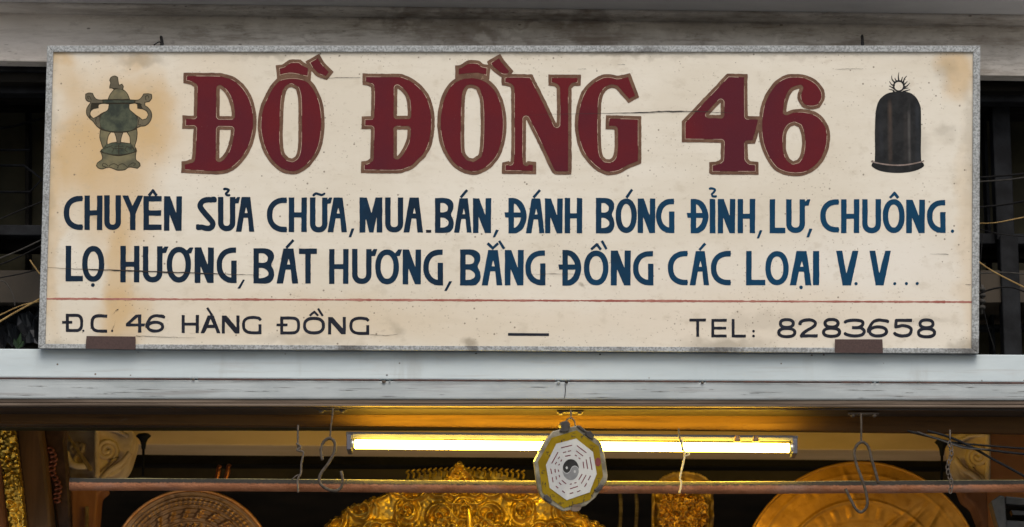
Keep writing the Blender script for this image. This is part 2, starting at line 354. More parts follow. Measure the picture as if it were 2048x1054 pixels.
def simplify(lp, eps):
    n = len(lp)
    if n < 8: return lp
    A = np.array(lp); far = int(np.argmax(((A-A[0])**2).sum(1)))
    def dp(a, b):
        if b-a < 2: return [a]
        p, q = A[a], A[b % n]; e = q-p; L = math.hypot(*e) or 1e-9; M = A[a+1:b]-p
        d = np.abs(M[:,0]*e[1]-M[:,1]*e[0])/L; k = int(np.argmax(d))
        if d[k] < eps: return [a]
        return dp(a, a+1+k)+dp(a+1+k, b)
    return [lp[i] for i in dp(0, far)+dp(far, n)]
def area(lp): return .5*sum(lp[i-1][0]*lp[i][1]-lp[i][0]*lp[i-1][1] for i in range(len(lp)))
def solid(name, fn, bx, mat, parent, lo, hi, place=S, step=.8, eps=.12, wobble=.3, amin=1.2, split=False):
    x0, y0, x1, y1 = bx; xs = np.arange(x0-3, x1+3+step, step)+.013; ys = np.arange(y0-3, y1+3+step, step)+.017
    X, Y = np.meshgrid(xs, ys); D = fn(X, Y)
    if wobble: D = D+wobble*(.7*wob(X, Y, 9)+.5*wob(X+31, Y+77, 3.3))*.6
    D[0,:] = D[-1,:] = 5; D[:,0] = D[:,-1] = 5
    D[np.abs(D) < 1e-6] = 1e-6
    lps = [simplify(l, eps) for l in contours(D, xs, ys) if abs(area(l)) > amin]
    lps = [l for l in lps if len(l) > 2]
    if not lps: return None
    V = []; Fc = []
    # separate islands so the tessellation stays clean: outer loops have one sign of area
    sg = math.copysign(1, area(max(lps, key=lambda l: abs(area(l)))))
    outers = [l for l in lps if area(l)*sg > 0]; holes = [l for l in lps if area(l)*sg < 0]
    def inside(p, lp):
        r = False; n = len(lp)
        for i in range(n):
            (ax, ay), (bx_, by_) = lp[i], lp[(i+1)%n]
            if (ay > p[1]) != (by_ > p[1]) and p[0] < (bx_-ax)*(p[1]-ay)/(by_-ay)+ax: r = not r
        return r
    for o in outers:
        grp = [o]+[h for h in holes if inside(h[0], o)]
        tri = tessellate_polygon([[Vector((x, y, 0)) for x, y in l] for l in grp])
        b = len(V); flat = [p for l in grp for p in l]; n = len(flat)
        V += [place(x, y, hi) for x, y in flat]+[place(x, y, lo) for x, y in flat]
        Fc += [(b+t[0], b+t[1], b+t[2]) for t in tri]; k = 0
        for l in grp:
            for i in range(len(l)): a, c = b+k+i, b+k+(i+1)%len(l); Fc.append((a, c, c+n, a+n))
            k += len(l)
        if split: mesh(name, V, Fc, mat, parent); V = []; Fc = []
    return mesh(name, V, Fc, mat, parent) if V else None
def glyph(ch, x0, y0, x1, y1, t):
    """returns a distance function of the hand-painted letter in its measured box"""
    w, h = x1-x0, y1-y0; ht = t/2
    def pl(*loops): return lambda X, Y: sd_poly(X, Y, [[(x0+a*w, y0+b*h) for a, b in l] for l in loops])
    def un(*f): return lambda X, Y: np.minimum.reduce([q(X, Y) for q in f])
    def path(p, tt=t, closed=False): return lambda X, Y: sd_path(X, Y, p, tt, closed)
    def pp(p): return [(x0+a*w, y0+b*h) for a, b in p]
    if ch == 'C':
        cx = x1-.12*w; return path([(x1, y0+ht)]+arc(cx, (y0+y1)/2, cx-x0-ht, h/2-ht, -90, -270, 22, .88)+[(x1, y1-ht)])
    if ch == 'G':
        cx = x1-.16*w
        return un(path([(x1-1, y0+ht)]+arc(cx, (y0+y1)/2, cx-x0-ht, h/2-ht, -90, -270, 22, .9)+[(x1-1, y1-ht)]), path([(x1-ht, y0+.37*h), (x1-ht, y1)]),
                  path([(x1-t-7, y1-ht-1), (x1-ht, y1-ht)], t))
    if ch == 'O': return path(arc((x0+x1)/2, (y0+y1)/2, w/2-ht, h/2-ht, 0, 349, 31, .92), closed=True)
    if ch == 'U': 
        r = (w/2-ht); return path([(x0+ht, y0), (x0+ht, y1-ht-r*1.05)]+arc((x0+x1)/2, y1-ht-r*1.05, r, r*1.05, 180, 0, 14, .9)+[(x1-ht, y1-ht-r*1.05), (x1-ht, y0)])
    if ch == 'H': return un(path(pp([(ht/w,0),(ht/w-.005,1)])), path(pp([(1-ht/w,0),(1-ht/w-.01,1)])), path(pp([(.1,.505),(.9,.505)]), t*.92))
    if ch == 'I': return pl([(0,0),(1,0),(1,1),(0,1)])
    if ch == 'L': return un(path(pp([(ht/w,0),(ht/w-.01,1)])), path([(x0+1, y1-ht),(x1, y1-ht)]))
    if ch == 'T': return un(path([(x0, y0+ht),(x1, y0+ht)]), path([((x0+x1)/2, y0+1),((x0+x1)/2, y1)]))
    if ch == 'E': return un(path([(x0+ht, y0),(x0+ht, y1)]), path([(x0+1, y0+ht),(x1, y0+ht)]), path([(x0+1, y0+.5*h),(x1-1, y0+.5*h)]), path([(x0+1, y1-ht),(x1, y1-ht)]))
    if ch == 'Y': return un(path(pp([(.5,.38),(.5,1)])), pl([(0,.0),(.28,0),(.49,.30),(.74,0),(1,0),(.62,.55),(.38,.52)]))
    if ch == 'V': return pl([(0,0),(.27,0),(.46,.66),(.73,0),(1,0),(.66,1),(.29,1)])
    if ch == 'N': return pl([(0,0),(.34,0),(.68,.5),(.69,0),(1,0),(.98,1),(.66,1),(.31,.53),(.30,1),(0,1)])
    if ch == 'n': 
        a = t/w; return pl([(0,0),(a*1.45,0),(1-a,.66),(1-a,0),(1,0),(1,1),(1-a*1.45,1),(a,.34),(a,1),(0,1)])
    if ch == 'M': return pl([(0,0),(.32,0),(.52,.45),(.70,0),(1,0),(1,1),(.75,1),(.75,.56),(.61,1),(.42,1),(.27,.56),(.25,1),(0,1)])
    if ch == 'A': return pl([(0,1),(.31,0),(.78,0),(1,1),(.72,1),(.65,.6),(.42,.6),(.30,1)], [(.555,.28),(.48,.46),(.63,.46)])
    if ch == 'a': return pl([(0,1),(.36,0),(.66,0),(1,1),(.82,1),(.72,.70),(.34,.70),(.19,1)], [(.50,.17),(.40,.52),(.64,.52)])
    if ch == 'B':
        ym = y0+.485*h
        o1 = lambda X, Y: sd_poly(X, Y, [smooth([(x0,y0),(x0+.55*w,y0),(x0+.82*w,y0+.045*h),(x0+.97*w,y0+.15*h),(x0+.98*w,y0+.3*h),(x0+.86*w,y0+.47*h),(x0+.97*w,y0+.62*h),(x1,y0+.78*h),(x0+.9*w,y0+.92*h),(x0+.66*w,y1),(x0,y1)], corner=50),
             smooth([(x0+t,y0+.145*h),(x0+.5*w,y0+.15*h),(x0+.68*w,y0+.24*h),(x0+.66*w,y0+.36*h),(x0+.5*w,y0+.41*h),(x0+t,y0+.41*h)], corner=60),
             smooth([(x0+t,y0+.56*h),(x0+.5*w,y0+.57*h),(x0+.70*w,y0+.66*h),(x0+.70*w,y0+.77*h),(x0+.5*w,y0+.84*h),(x0+t,y0+.85*h)], corner=60)])
        return o1
    if ch == 'D':
        return lambda X, Y: np.minimum(sd_poly(X, Y, [smooth([(x0,y0),(x0+.3*w,y0),(x0+.6*w,y0+.06*h),(x0+.86*w,y0+.22*h),(x1,y0+.46*h),(x0+.97*w,y0+.64*h),(x0+.8*w,y0+.86*h),(x0+.5*w,y0+.98*h),(x0+.3*w,y1),(x0,y1)], corner=50),
             smooth([(x0+t,y0+.15*h),(x0+.45*w,y0+.2*h),(x0+.62*w,y0+.34*h),(x0+.69*w,y0+.5*h),(x0+.62*w,y0+.68*h),(x0+.46*w,y0+.8*h),(x0+t,y0+.85*h)], corner=50)]),
             sd_poly(X, Y, [[(x0-8,y0+.405*h),(x0+.8*w,y0+.41*h),(x0+.8*w,y0+.55*h),(x0-6.5,y0+.55*h)]]))
    if ch == 'd':
        return un(path([(x0+ht,y0),(x0+ht,y1)]), path([(x0+1,y0+ht),(x0+.55*w,y0+ht)]+arc(x0+.58*w,(y0+y1)/2,.42*w-ht,h/2-ht,-90,90,16,.75)+[(x0+1,y1-ht)]), path([(x0-7.5,y0+.47*h),(x0+.37*w,y0+.47*h)], t*.9))
    if ch == 'c':
        cx = x0+.62*w; return path([(x1, y0+ht+1)]+arc(cx, (y0+y1)/2, cx-x0-ht, h/2-ht, -90, -270, 22, .7)+[(x1, y1-ht)])
    if ch == 'g':
        cx = x0+.6*w; return un(path([(x1-1, y0+.24*h),(x0+.86*w, y0+ht+1.5)]+arc(cx, (y0+y1)/2, cx-x0-ht, h/2-ht, -90, -270, 22, .75)+[(x1-1, y1-ht)]), path([(x1-ht, y0+.46*h),(x1-ht, y1)]))
    if ch == 'o': return path(arc((x0+x1)/2, (y0+y1)/2, w/2-ht, h/2-ht, 0, 349, 31, .8), closed=True)
    if ch == 'S':
        q = [(.9,.135),(.74,.085),(.52,.085),(.28,.13),(.16,.26),(.30,.40),(.62,.60),(.83,.74),(.84,.84),(.70,.915),(.5,.92),(.27,.885),(.07,.83)]
        return path(smooth(pp(q), closed=False, corner=180)+[pp(q)[-1]])
    if ch == '4': return un(pl([(.62,0),(.8,0),(.8,1),(.63,1)]), pl([(0,.5),(.99,.5),(.96,.66),(0,.66)]), pl([(0,.5),(.5,.02),(.7,.0),(.72,.13),(.62,.15),(.2,.52),(0,.66)]))
    if ch == '6':
        return un(path(arc(x0+w*.5, y0+h*.68, w*.5-ht, h*.32-ht, 0, 349, 25, .9), closed=True), path(smooth(pp([(.06,.68),(.10,.42),(.26,.18),(.5,.085),(.72,.10),(.95,.20)]), closed=False, corner=180)+pp([(.95,.20)])))
    if ch == '8': return un(path(arc(x0+w*.5, y0+h*.27, w*.42-ht, h*.27-ht*.9, 0, 349, 25, .85), closed=True), path(arc(x0+w*.5, y0+h*.73, w*.5-ht, h*.29-ht, 0, 349, 25, .85), closed=True))
    if ch == '2': return path(smooth(pp([(.05,.34),(.14,.16),(.38,.09),(.66,.09),(.86,.2),(.86,.34),(.70,.48),(.42,.64),(.2,.80),(.13,.91)]), closed=False, corner=180)+pp([(.13,.915),(1,.915)]))
    if ch == '3': return un(path(smooth(pp([(.03,.22),(.2,.11),(.5,.09),(.78,.13),(.87,.27),(.76,.42),(.5,.48)]), closed=False, corner=180)+pp([(.34,.48)])), path(pp([(.34,.48),(.6,.48)])+smooth(pp([(.6,.49),(.82,.53),(.93,.68),(.82,.86),(.5,.92),(.2,.88),(.03,.76)]), closed=False, corner=180)+pp([(.03,.76)])))
    if ch == '5': return path(pp([(.97,.085),(.12,.085),(.09,.44)])+smooth(pp([(.3,.40),(.6,.38),(.87,.48),(.92,.66),(.8,.85),(.5,.92),(.2,.87),(.04,.74)]), closed=False, corner=180)+pp([(.04,.74)]))
def q_hook(x, y, w, h):   # the small question-mark accent
    p = smooth([(x+.05*w,y+.14*h),(x+.5*w,y+.08*h),(x+.85*w,y+.22*h),(x+.6*w,y+.5*h),(x+.35*w,y+.66*h),(x+.5*w,y+.88*h),(x+w,y+.84*h)], closed=False, corner=180)
    return lambda X, Y: sd_path(X, Y, p+[(x+w,y+.84*h)], 4.6)

# ------------------------------------------------------------------ the street and the shell of the shop
M_ROAD = simple('asphalt', (.045,.045,.047), (.06,.06,.06), 8, rough=.9)
M_PAVE = simple('pale_pavement', (.30,.29,.27), (.38,.37,.35), 4, rough=.85)
g = box('ground', -400, 400, -400, 400, -.6, -.14, M_ROAD); struct(g)
g = box('pavement', -12, 12, 1.5, 8.6, -.14+.002, 0, M_PAVE); struct(g)
ZL = P(1024, 816, 8.0).z           # underside of the ledge and lintel
ZT = P(1024, 701, 8.0).z           # top of the ledge
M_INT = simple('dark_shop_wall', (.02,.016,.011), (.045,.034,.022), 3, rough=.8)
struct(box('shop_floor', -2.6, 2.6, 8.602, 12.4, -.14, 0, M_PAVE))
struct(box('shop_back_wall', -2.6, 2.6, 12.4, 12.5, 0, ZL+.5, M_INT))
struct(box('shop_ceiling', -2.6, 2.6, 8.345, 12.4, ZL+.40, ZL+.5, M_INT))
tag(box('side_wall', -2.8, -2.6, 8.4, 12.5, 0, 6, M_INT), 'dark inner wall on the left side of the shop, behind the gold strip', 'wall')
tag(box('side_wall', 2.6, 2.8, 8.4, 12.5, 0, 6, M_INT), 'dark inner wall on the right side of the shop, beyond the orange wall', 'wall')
M_PIER = simple('facade_plaster', (.34,.32,.28), (.44,.42,.38), 4, rough=.8)
tag(box('facade_pier', -4.4, -2.2, 8.02, 8.38, 0, 5.2, M_PIER), 'pale plaster pier left of the shop opening', 'pier')
tag(box('facade_pier', 2.2, 4.4, 8.02, 8.38, 0, 5.2, M_PIER), 'pale plaster pier right of the shop opening', 'pier')

M_SEAM = simple('rusty_open_seam', (.035,.014,.010), (.09,.035,.025), 30, bump=0)
M_SCR = simple('grime_in_paint_crack', (.08,.078,.072), (.16,.155,.145), 30, bump=0)
# ledge under the sign: two painted boards with a seam, two thin trims
led = thing('shop_ledge', 'long white painted ledge running under the sign board', 'ledge', P(1024, 757, 8.0))
def hband(name, l, r, yt0, yt1, yb0, yb1, Y, depth, mat, par, bev=0.002):
    """a long horizontal member: top/bottom edge heights at photo x=0 and x=2048, run on past the frame"""
    ex = 900
    def lerp(a, b, x): return a+(b-a)*x/2048
    pts = [(-ex, lerp(yt0,yt1,-ex)), (2048+ex, lerp(yt0,yt1,2048+ex)), (2048+ex, lerp(yb0,yb1,2048+ex)), (-ex, lerp(yb0,yb1,-ex))]
    o = prism(name, pts, Y, depth, mat, par)
    if bev: bevel(o, bev, 2)
    return o
hband('ledge_board', 0,0, 697,709, 755,764.5, 8.0, .36, M_LEDGE, led, .004)
hband('ledge_board', 0,0, 757.5,767, 797,800, 8.004, .34, M_LEDGE2, led, .005)
hband('ledge_trim', 0,0, 797.5,800.5, 805,809, 8.010, .30, M_TRIM, led, .002)
hband('ledge_trim', 0,0, 805.5,809.5, 811,815, 8.004, .30, M_TRIM, led, .002)
hband('ledge_trim', 0,0, 811.5,815.5, 815,821, 8.018, .28, M_TRIMD, led, .001)
for (x, y, r) in [(386,759,4.5),(767,763,5),(779,763,3),(774,750,1.8),(1117,765,4),(1133,765,3.5),(1405,766,4),(1750,766,2.5),(952,707,2.5),(276,705,2),(1200,709,2),(1836,765,3)]:
    p = P(x, y, 8.0); k = 8.0/F
    V = []; Fc = []
    for i in range(7): V.append(p+Vector((math.cos(i*.9)*r*k*random.uniform(.7,1.3), -.001, math.sin(i*.9)*r*k*.8*random.uniform(.6,1.2))))
    V.append(p+Vector((0,-.004,0))); Fc = [(i,(i+1)%7,7) for i in range(7)]
    mesh('rust_lump', V, Fc, random.choice([M_IRON, M_CRACK, M_LEDGE2]), led)
for (xa, xb) in [(-400,380),(396,760),(785,1110),(1140,1398),(1412,1744),(1758,2500)]:
    ya, yb = 756.2+(xa/2048)*9.6, 756.2+(xb/2048)*9.6; n = 24; V = []
    for i in range(n+1):
        x = xa+(xb-xa)*i/n; y = ya+(yb-ya)*i/n; w = random.uniform(.7,1.6); V += [P(x,y-w,7.9988), P(x,y+w,7.9988)]
    mesh('open_seam', V, [(2*i,2*i+1,2*i+3,2*i+2) for i in range(n)], M_SEAM, led)
for k in range(46):
    x = random.uniform(10,2040); y = random.uniform(772,796)+x/2048*2; l = random.uniform(12,90); V = []
    for i in range(7): V += [P(x+l*i/6, y+random.uniform(-.3,.3)+l*i/6*.003-(w_:=random.uniform(.1,.55))*(1-abs(i-3)/3.2), 8.0028), P(x+l*i/6, y+l*i/6*.003+w_*(1-abs(i-3)/3.2), 8.0028)]
    mesh('paint_crack', V, [(2*i,2*i+1,2*i+3,2*i+2) for i in range(6)], M_SCR, led)
for (x,y,l) in [(1130,772,26)]:
    tube('hairline_crack', [(x,768),(x+1,780),(x-1,796)], 8.001, .6, M_CRACK, led)
# lintel underside
lin = thing('lintel', 'dark brown wooden lintel above the shop opening, lit orange by the tube', 'lintel', P(1024, 830, 8.1))
V = [P(-900,800,8.100), P(2948,806,8.100), P(2948,876,8.115), P(-900,834,8.115)]
o = mesh('lintel_board', V+[v+Vector((0,.026,0)) for v in V], [(0,1,2,3),(7,6,5,4),(0,1,5,4),(1,2,6,5),(2,3,7,6),(3,0,4,7)], M_LINTEL, lin)
bevel(o, .002)
V = [P(-900,812.5,8.024), P(2948,824.5,8.024)]; V += [v+Vector((0,.076,0)) for v in V[::-1]]
mesh('soffit_strip', V+[v+Vector((0,0,.004)) for v in V], [(0,1,2,3),(7,6,5,4),(0,1,5,4),(1,2,6,5),(2,3,7,6),(3,0,4,7)], M_LINTEL, lin)
box('lintel_core', -2.2, 2.2, 8.145, 8.335, ZL+.075, ZT-.012, M_DARK, lin)

# upper beam and moulding
ZBM = P(1024, 137, 8.2).z
ub = thing('upper_beam', 'weathered grey concrete beam with brown stains above the sign', 'beam', P(1024, 80, 8.15))
hband('beam_face', 0,0, 18,44, 122,152, 8.15, .05, M_BEAM, ub, .003)
box('beam_core', -2.6, 2.6, 8.205, 8.5, ZBM+.07, ZBM+.19, M_DARK, ub)
hband('moulding', 0,0, 12,38, 17.5,43.5, 8.125, .30, M_BEAM, ub, .004)
hband('moulding', 0,0, 2,28, 11.5,37.5, 8.085, .30, M_BEAM, ub, .006)
# slab of the balcony, seen from below at the very top of the picture
V = [P(-900,-9,8.08), P(2948,39,8.08), P(2948,39,8.08)+Vector((0,-.12,0)), P(-900,-9,8.08)+Vector((0,-.12,0))]
V += [v+Vector((0,0,.15)) for v in V]; V[0] += Vector((0,.4,0)); V[1] += Vector((0,.4,0)); V[4] += Vector((0,.4,0)); V[5] += Vector((0,.4,0))
bal = mesh('balcony_slab', V, [(0,1,2,3),(7,6,5,4),(0,1,5,4),(1,2,6,5),(2,3,7,6),(3,0,4,7)], M_SOFF)
tag(bal, 'grey underside of the balcony slab along the top edge, above the moulding', 'balcony')

# dark opening behind the sign
ZB = P(1024, 122, 8.15).z
op = thing('transom_window', 'dark grimy window opening hidden behind the sign board', 'window', (0, 8.6, (ZT+ZB)/2))
box('window_panel', -2.2, 2.2, 8.62, 8.66, ZT-.1, ZB+.2, M_OLIVE, op)
for (y0, y1, Y, mt) in [(112,142,8.205,M_DARKG),(134,164,8.22,M_DARK),(156,186,8.26,M_DARKG),(178,200,8.36,M_DARK),(205,216,8.5,M_DARK),(449,470,8.38,M_DARKG),(470,500,8.45,M_DARK),(560,572,8.5,M_DARK),(632,640,8.5,M_DARKG),(690,712,8.42,M_DARK)]:
    hband('window_rail', 0,0, y0,y0+18, y1,y1+18, Y, .05, mt, op, .003)
for (xa, xb, y0, y1, Y) in [(1981,2017,150,480,8.34),(1999,2036,470,712,8.33),(1963,1970,150,712,8.5),(50,58,210,700,8.55),(-60,-10,120,700,8.34)]:
    d = 0 if xb < 1024 else 22*(y1-y0)/560
    prism('window_mullion', [(xa,y0),(xb,y0),(xb+d,y1),(xa+d,y1)], Y, .06, M_DARKG if xb > 1024 else M_DARK, op, .004)
# ornamental ironwork and clutter on the left
gr = thing('iron_grille', 'dark looped iron grille in the opening left of the sign', 'grille', P(40, 350, 8.48))
for pp_ in ([(-40,331),(48,331),(84,358),(60,384),(-40,384)], [(-40,262),(30,252),(90,235)], [(-40,300),(60,300)]):
    tube('grille_bar', pp_, 8.48, 2.6, M_DARKG, gr, smooth_path=False)
def cable(pts, Y, r, mat, label, grp='cables strung behind the sign', name='cable', cat='cable'):
    return tag(tube(name, pts, Y, r, mat), label, cat, grp)
cable([(-30,452,8.2),(30,425,8.25),(110,393,8.3)], 8.25, 1.5, M_CABLE, 'upper thin black cable rising to the sign at its left side')
cable([(-30,528,8.2),(40,500,8.25),(110,466,8.3)], 8.25, 1.6, M_CABLEG, 'grey cable just under the left rail, rising behind the sign')
cable([(-30,540,8.18),(30,517,8.25),(110,478,8.3)], 8.25, 1.6, M_CABLE, 'black cable below the grey one left of the sign')
cable([(-30,560,8.18),(40,548,8.2),(110,530,8.28)], 8.25, 1.3, M_CABLE, 'lowest black cable left of the sign, nearly level')
cable([(-5,560,8.2),(12,566,8.2),(26,590,8.2),(30,612,8.2)], 8.2, 1.2, M_CABLEG, 'short grey drooping wire in the lower left opening')
cable([(1940,356,8.28),(2000,352,8.25),(2080,344,8.2)], 8.25, 2.0, M_CABLE, 'topmost black cable right of the sign')
cable([(1940,364,8.28),(2010,360,8.25),(2080,350,8.2)], 8.25, 1.6, M_CABLEG, 'grey cable close under the topmost one right of the sign')
cable([(1940,416,8.28),(2010,409,8.25),(2080,396,8.2)], 8.25, 2.0, M_CABLE, 'second black cable right of the sign, below the topmost pair')
cable([(1940,446,8.25),(1985,446,8.2),(2030,438,8.2),(2080,428,8.2)], 8.2, 1.1, M_STRAW, 'thin pale wire sagging across the post right of the sign')
cable([(1940,452,8.25),(2000,468,8.2),(2080,475,8.2)], 8.2, 1.2, M_CABLE, 'thin dark cable falling below the pale wire right of the sign')
cable([(1945,548,8.25),(2010,545,8.22),(2080,552,8.2)], 8.2, 1.4, M_CABLEG, 'level grey cable in front of the lower right post')
cable([(1940,596,8.25),(1985,578,8.22),(2030,576,8.2),(2080,600,8.2)], 8.2, 1.8, M_CABLE, 'lowest arched black cable right of the sign')
cable([(1965,470,8.3),(1960,560,8.3),(1972,640,8.3),(1990,700,8.3)], 8.3, 1.2, M_CABLE, 'thin upright cable hanging beside the right edge of the sign')
for pts, r, lb in [([(-20,655),(30,625),(80,598)], 2.0, 'long dry straw stalk crossing the lower left opening'), ([(-20,640),(40,612),(78,603)], 1.3, 'thinner dry straw stalk just above the long one at left'),
                   ([(60,520),(70,535),(80,548)], 1.5, 'short pale stub of straw beside the sign at left'), ([(1950,518),(1990,545),(2070,585)], 1.6, 'pale dry stalk slanting down right of the sign')]:
    tag(tube('straw_stalk', pts, 8.15, r, M_STRAW), lb, 'straw', 'dry stalks beside the sign')
lf = thing('small_plant', 'small green weed on the ledge left of the sign', 'plant', P(34, 697, 8.12))
for (a, b) in [((34,699),(42,664)),((34,699),(28,676)),((34,699),(48,681))]:
    q = [P(*a,8.12), P((a[0]+b[0])/2-5,(a[1]+b[1])/2,8.13), P(*b,8.10), P((a[0]+b[0])/2+5,(a[1]+b[1])/2+2,8.11)]
    mesh('leaf', q, [(0,1,2,3)], M_LEAF, lf)
ju = thing('plastic_sheet', 'crumpled dark sheet lying on the ledge in the lower left opening', 'sheet', P(40, 640, 8.35))
V = []; Fc = []
for j in range(9):
    for i in range(14):
        V.append(P(-20+i*9, 572+j*15, 8.40)+Vector((0, random.uniform(-.03,.03), random.uniform(-.01,.01))))
for j in range(8):
    for i in range(13): Fc.append((j*14+i, j*14+i+1, j*14+i+15, j*14+i+14))
mesh('sheet', V, Fc, simple('dark_blue_sheet', (.008,.010,.013), (.02,.022,.026), 10, rough=.35, bump=.2), ju)
ins = thing('cable_insulator', 'small dusty white insulator beside the lower right edge of the sign', 'insulator', P(1965, 590, 8.3))
for k in range(4): tube('insulator_disc', [(1964,576+k*12),(1964,582+k*12)], 8.3, 7, M_CABLEG, ins, smooth_path=False, seg=12)
tube('insulator_pin', [(1964,570),(1964,628)], 8.3, 3, M_CABLEG, ins, smooth_path=False)

# ------------------------------------------------------------------ THE SIGN
sign = thing('shop_sign', 'large cream painted sign board with red and blue hand lettering in a grey frame', 'sign', S(1020, 700))
c_out = [(95,92),(1960,92),(1957,707),(77,697)]; c_in = [(107,104.5),(1946,104.5),(1943,697),(91,688)]
# face board as a grid so it can be very slightly uneven
V = []; Fc = []; NX, NY = 60, 20
for j in range(NY+1):
    for i in range(NX+1):
        u, v = i/NX, j/NY
        x = (c_in[0][0]*(1-v)+c_in[3][0]*v)*(1-u)+(c_in[1][0]*(1-v)+c_in[2][0]*v)*u; x += (u-.5)*6
        y = (c_in[0][1]*(1-u)+c_in[1][1]*u)*(1-v)+(c_in[3][1]*(1-u)+c_in[2][1]*u)*v; y += (v-.5)*6
        V.append(S(x, y, 0))
n0 = len(V)
for j in range(NY):
    for i in range(NX): a = j*(NX+1)+i; Fc.append((a,a+1,a+NX+2,a+NX+1))
ring = list(range(NX+1))+[j*(NX+1)+NX for j in range(1,NY+1)]+[NY*(NX+1)+i for i in range(NX-1,-1,-1)]+[j*(NX+1) for j in range(NY-1,0,-1)]
V += [V[i]-SN*.018 for i in ring]
for k in range(len(ring)): Fc.append((ring[k], ring[(k+1)%len(ring)], n0+(k+1)%len(ring), n0+k))
Fc.append(tuple(range(n0, len(V))))
mesh('board', V, Fc, M_CREAM, sign)
for k in range(4):
    a, b = c_out[k], c_out[(k+1)%4]; ai, bi = c_in[k], c_in[(k+1)%4]
    e = .25; v0 = [(a[0],a[1]),(b[0],b[1]),(bi[0],bi[1]),(ai[0],ai[1])]
    # leave a hair of a mitre joint between the bars
    cx = [(p[0]+(e if (k==0 and i in (0,3)) or (k==2 and i in (1,2)) else -e if (k==0 or k==2) else 0), p[1]+(e if (k==1 and i in (0,3)) or (k==3 and i in (1,2)) else -e if k in (1,3) else 0)) for i,p in enumerate(v0)]
    A = [S(x,y,.007) for x,y in cx]; B = [S(x,y,-.022) for x,y in cx]
    bevel(mesh('frame_bar', A+B, [(0,1,2,3),(7,6,5,4),(0,1,5,4),(1,2,6,5),(2,3,7,6),(3,0,4,7)], M_FRAME, sign), .0012)

def big(loops, org, sc):
    ox, oy = org; lps = [smooth([(ox+x/sc, oy+y/sc) for x, y in l]) for l in loops]
    A = np.array(lps[0]); bx = (A[:,0].min(), A[:,1].min(), A[:,0].max(), A[:,1].max())
    return lps, bx
def red_letter(loops, org, sc, z=0.0, inset=6.9):
    lps, bx = big(loops, org, sc); f = lambda X, Y: sd_poly(X, Y, lps)
    L_ = solid('letter', f, bx, M_BRONZE, sign, 0.0, .0006+z, step=1.1, wobble=.5)
    solid('red_fill', lambda X, Y: f(X, Y)+inset, bx, M_RED, L_, .0005+z, .0011+z, step=1.1, wobble=.55)
    solid('scored_line', lambda X, Y: np.maximum(np.abs(f(X, Y)+inset-.3)-.42, wob(X+9, Y+5, 23)*1.6+.2*wob(X, Y, 5)-.35), bx, M_HAIR, L_, .0008+z, .00125+z, step=.7, wobble=.15, amin=5, split=True)
r1, r2, r3, r4 = (340,90), (700,90), (980,90), (1340,130); s1 = 3.903; s4 = 4.582
red_letter([[(825,158),(880,150),(935,115),(1020,113),(1050,140),(1095,160),(1105,200),(1098,275),(1040,262),(950,245),(880,255),(838,275),(830,210)]], r1, s1)
red_letter([[(1058,128),(1165,67),(1205,135),(1277,210),(1225,275),(1150,245),(1105,205),(1075,160)]], r1, s1, .0002)
red_letter([[(105,216),(360,218),(430,226),(510,255),(580,315),(630,390),(660,470),(675,560),(672,660),(650,760),(610,850),(550,930),(480,985),(400,1007),(300,1008),(88,998),(90,908),(125,905),(155,893),(172,870),(183,655),(95,655),(98,548),(185,552),(188,345),(180,325),(155,308),(103,298)],
            [(390,340),(420,365),(450,410),(470,470),(480,520),(480,555),(388,555)],[(388,660),(475,662),(465,740),(440,820),(410,865),(385,887)]], r1, s1, .0003)
red_letter([[(685,620),(700,500),(740,400),(790,310),(850,255),(950,236),(1050,250),(1110,290),(1160,370),(1195,470),(1207,600),(1195,740),(1160,850),(1090,945),(1010,1000),(940,1010),(860,985),(780,915),(720,810),(692,700)],
            [(948,328),(985,348),(1000,420),(1003,600),(1000,780),(985,860),(955,887),(925,880),(895,840),(882,760),(883,600),(890,450),(905,370),(925,337)]], r1, s1, .0004)
red_letter([[(822,160),(860,155),(920,120),(1005,122),(1040,148),(1098,155),(1095,190),(1088,275),(1000,245),(850,255),(822,272)]], r2, s1)
red_letter([[(-25,130),(80,67),(120,130),(185,205),(150,252),(90,250),(40,215),(0,180)]], r3, s1, .0002)
red_letter([[(98,222),(370,226),(430,235),(500,270),(570,330),(620,400),(650,490),(662,590),(655,700),(630,800),(590,870),(545,915),(500,960),(430,990),(360,1003),(85,1000),(87,908),(130,905),(150,890),(158,865),(163,657),(90,657),(92,557),(163,557),(166,350),(155,325),(130,315),(97,312)],
            [(370,337),(405,365),(435,410),(447,470),(450,553),(367,553)],[(367,660),(450,660),(440,740),(415,800),(385,850),(367,868)]], r2, s1, .0003)
red_letter([[(680,600),(692,490),(725,380),(775,300),(850,250),(950,232),(1050,255),(1110,295),(1165,365),(1205,470),(1222,600),(1212,740),(1170,870),(1100,955),(1020,1003),(950,1012),(870,990),(790,930),(720,820),(690,710)],
            [(950,335),(985,350),(1008,410),(1018,500),(1020,650),(1013,800),(1000,860),(960,886),(930,880),(900,840),(893,760),(893,600),(897,450),(905,375),(925,340)]], r2, s1, .0004)
red_letter([[(90,240),(155,226),(330,230),(380,330),(450,470),(520,620),(523,480),(520,340),(500,322),(455,318),(455,230),(710,232),(708,318),(655,320),(637,340),(637,1012),(510,1012),(480,985),(420,860),(350,715),(282,580),(280,890),(290,905),(362,912),(360,1008),(92,1006),(95,918),(145,905),(165,860),(165,340),(150,325),(92,315)]], r3, s1, .0004)
